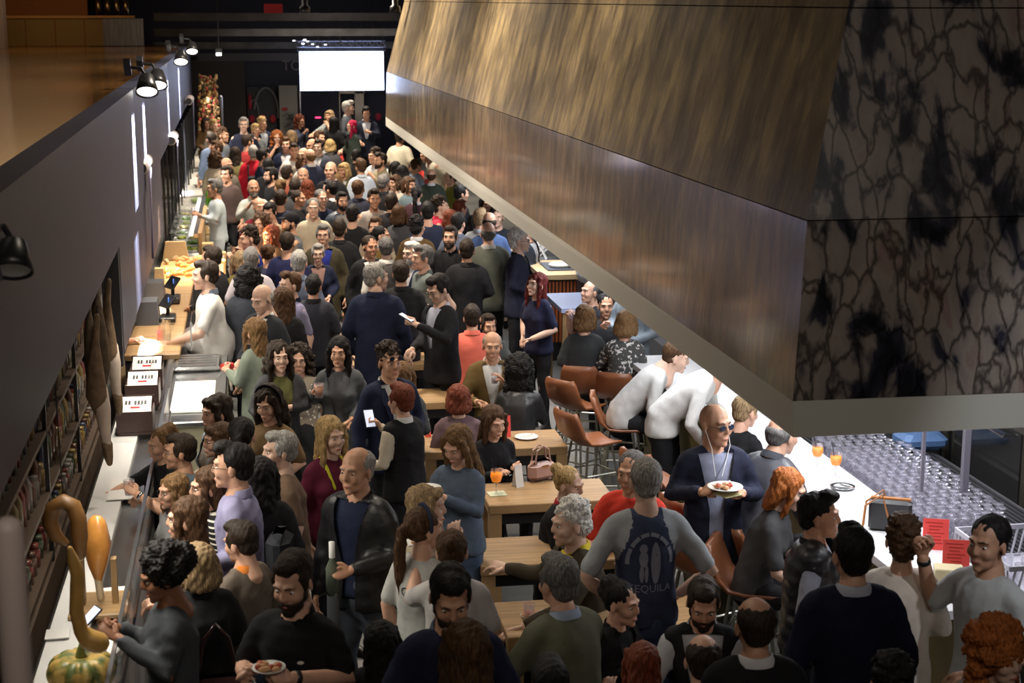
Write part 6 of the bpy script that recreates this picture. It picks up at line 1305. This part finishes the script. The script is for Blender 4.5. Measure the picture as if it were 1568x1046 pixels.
L_ = INFO['lav']; P = L_['M'] @ Vector((.12, .24, 1.12)); E_ = thing('rucksack', P, 'dark rucksack hanging behind the man in lavender shirt', 'rucksack', None, L_['face'])
MB().use(cloth((.02, .024, .03))).box((0, 0, 0), (.26, .14, .38), bev=.05).build('bag', E_); MB().use(cloth((.03, .036, .045))).box((0, .08, -.06), (.18, .05, .18), bev=.02).build('pocket', E_)
# prints laid on the cloth
from mathutils.bvhtree import BVHTree
def project(inf, V, Fc, m_, name, back=True, off=.004):
    T = BVHTree.FromPolygons([Vector(v) for v in inf['V'].tolist()], inf['F']); out = []
    for (x, z) in V:
        s_ = 1 if back else -1
        h = T.ray_cast(Vector((-x if back else x, s_*.8, z)), Vector((0, -s_, 0)))[0]
        y = (h.y if h else s_*.13)+s_*off; out.append((-x if back else x, y, z))
    b = MB().use(m_); b.add(out, Fc); b.build(name, inf['E'])
def ribbon(pts, w):
    V = []; Fc = []
    for i, (x, z) in enumerate(pts):
        a = pts[max(i-1, 0)]; c = pts[min(i+1, len(pts)-1)]; dx, dz = c[0]-a[0], c[1]-a[1]; l = math.hypot(dx, dz) or 1
        V += [(x-dz/l*w, z+dx/l*w), (x+dz/l*w, z-dx/l*w)]
        if i: Fc.append((2*i-2, 2*i-1, 2*i+1, 2*i))
    return V, Fc
def disc(cx, cz, rx, rz, n=16): return [(cx, cz)]+[(cx+rx*math.cos(2*math.pi*i/n), cz+rz*math.sin(2*math.pi*i/n)) for i in range(n)], [(0, 1+i, 1+(i+1) % n) for i in range(n)]
def letters(inf, s_, size, cx, cz, m_, name, back=True):
    cu = bpy.data.curves.new('t', 'FONT'); cu.body = s_; cu.size = size; cu.align_x = 'CENTER'; cu.align_y = 'CENTER'; cu.resolution_u = 2; o = bpy.data.objects.new('t', cu); SC.collection.objects.link(o)
    dg = bpy.context.evaluated_depsgraph_get(); me = bpy.data.meshes.new_from_object(o.evaluated_get(dg)); V = [(v.co.x+cx, v.co.y+cz) for v in me.vertices]; Fc = [tuple(p_.vertices) for p_ in me.polygons]
    bpy.data.objects.remove(o); bpy.data.meshes.remove(me); project(inf, V, Fc, m_, name, back)
I_ = INFO['print']; me = I_['garment'].data; me.materials.append(cloth((.30, .32, .34)))
for pl in me.polygons:
    c = pl.center; z_ = c.z
    if z_ > 1.12 and abs(c.x) > .085+max(0, (1.44-z_))*.34: pl.material_index = 1
pm = mat('print_grey', (.20, .21, .26), .8); base = 1.235
for (a0, a1) in ((35, 62), (66, 88), (92, 114), (118, 145), (150, 185), (-5, 30)):
    V, Fc = ribbon([(.118*math.cos(math.radians(t)), base+.15*math.sin(math.radians(t))) for t in np.linspace(a0, a1, 7)], .010); project(I_, V, Fc, pm, 'back_print')
V, Fc = disc(.030, base-.005, .026, .115); project(I_, V, Fc, pm, 'back_print')
for (cx, cz, rx, rz) in ((-.035, base+.075, .022, .026), (-.035, base+.02, .024, .045), (-.045, base-.06, .012, .05), (-.02, base-.06, .010, .05)): V, Fc = disc(cx, cz, rx, rz); project(I_, V, Fc, pm, 'back_print')
letters(I_, 'TEQUILA', .058, 0, base-.145, pm, 'lettering')
I_ = INFO['pony']; letters(I_, 'G  ALI', .075, .02, 1.30, mat('print_black', (.03, .03, .03), .7), 'lettering')
I_ = INFO['ring']; V, Fc = ribbon([(.09*math.cos(t), 1.27+.075*math.sin(t)) for t in np.linspace(0, 6.28, 24)], .009); project(I_, V, Fc, mat('print_black', (.03, .03, .03)), 'ring_print', False)
I_ = INFO['fork']; V, Fc = disc(.075, 1.30, .014, .008); project(I_, V, Fc, paper, 'chest_emblem', False)
I_ = INFO['redjacket']; b = MB().use(cloth((.03, .03, .03))); b.box((0, .19, 1.12), (.20, .10, .30), bev=.03); b.tube([(-.09, .15, 1.25), (-.09, .12, 1.42), (-.08, 0, 1.47)], .014, 6); b.tube([(.09, .15, 1.25), (.09, .12, 1.42), (.08, 0, 1.47)], .014, 6)
o = b.build('rucksack'); o.matrix_world = I_['M']; tag(o, 'small black rucksack on the red hooded jacket', 'rucksack')
# report-free end: link everything built above
SC.collection.children.link(COL)
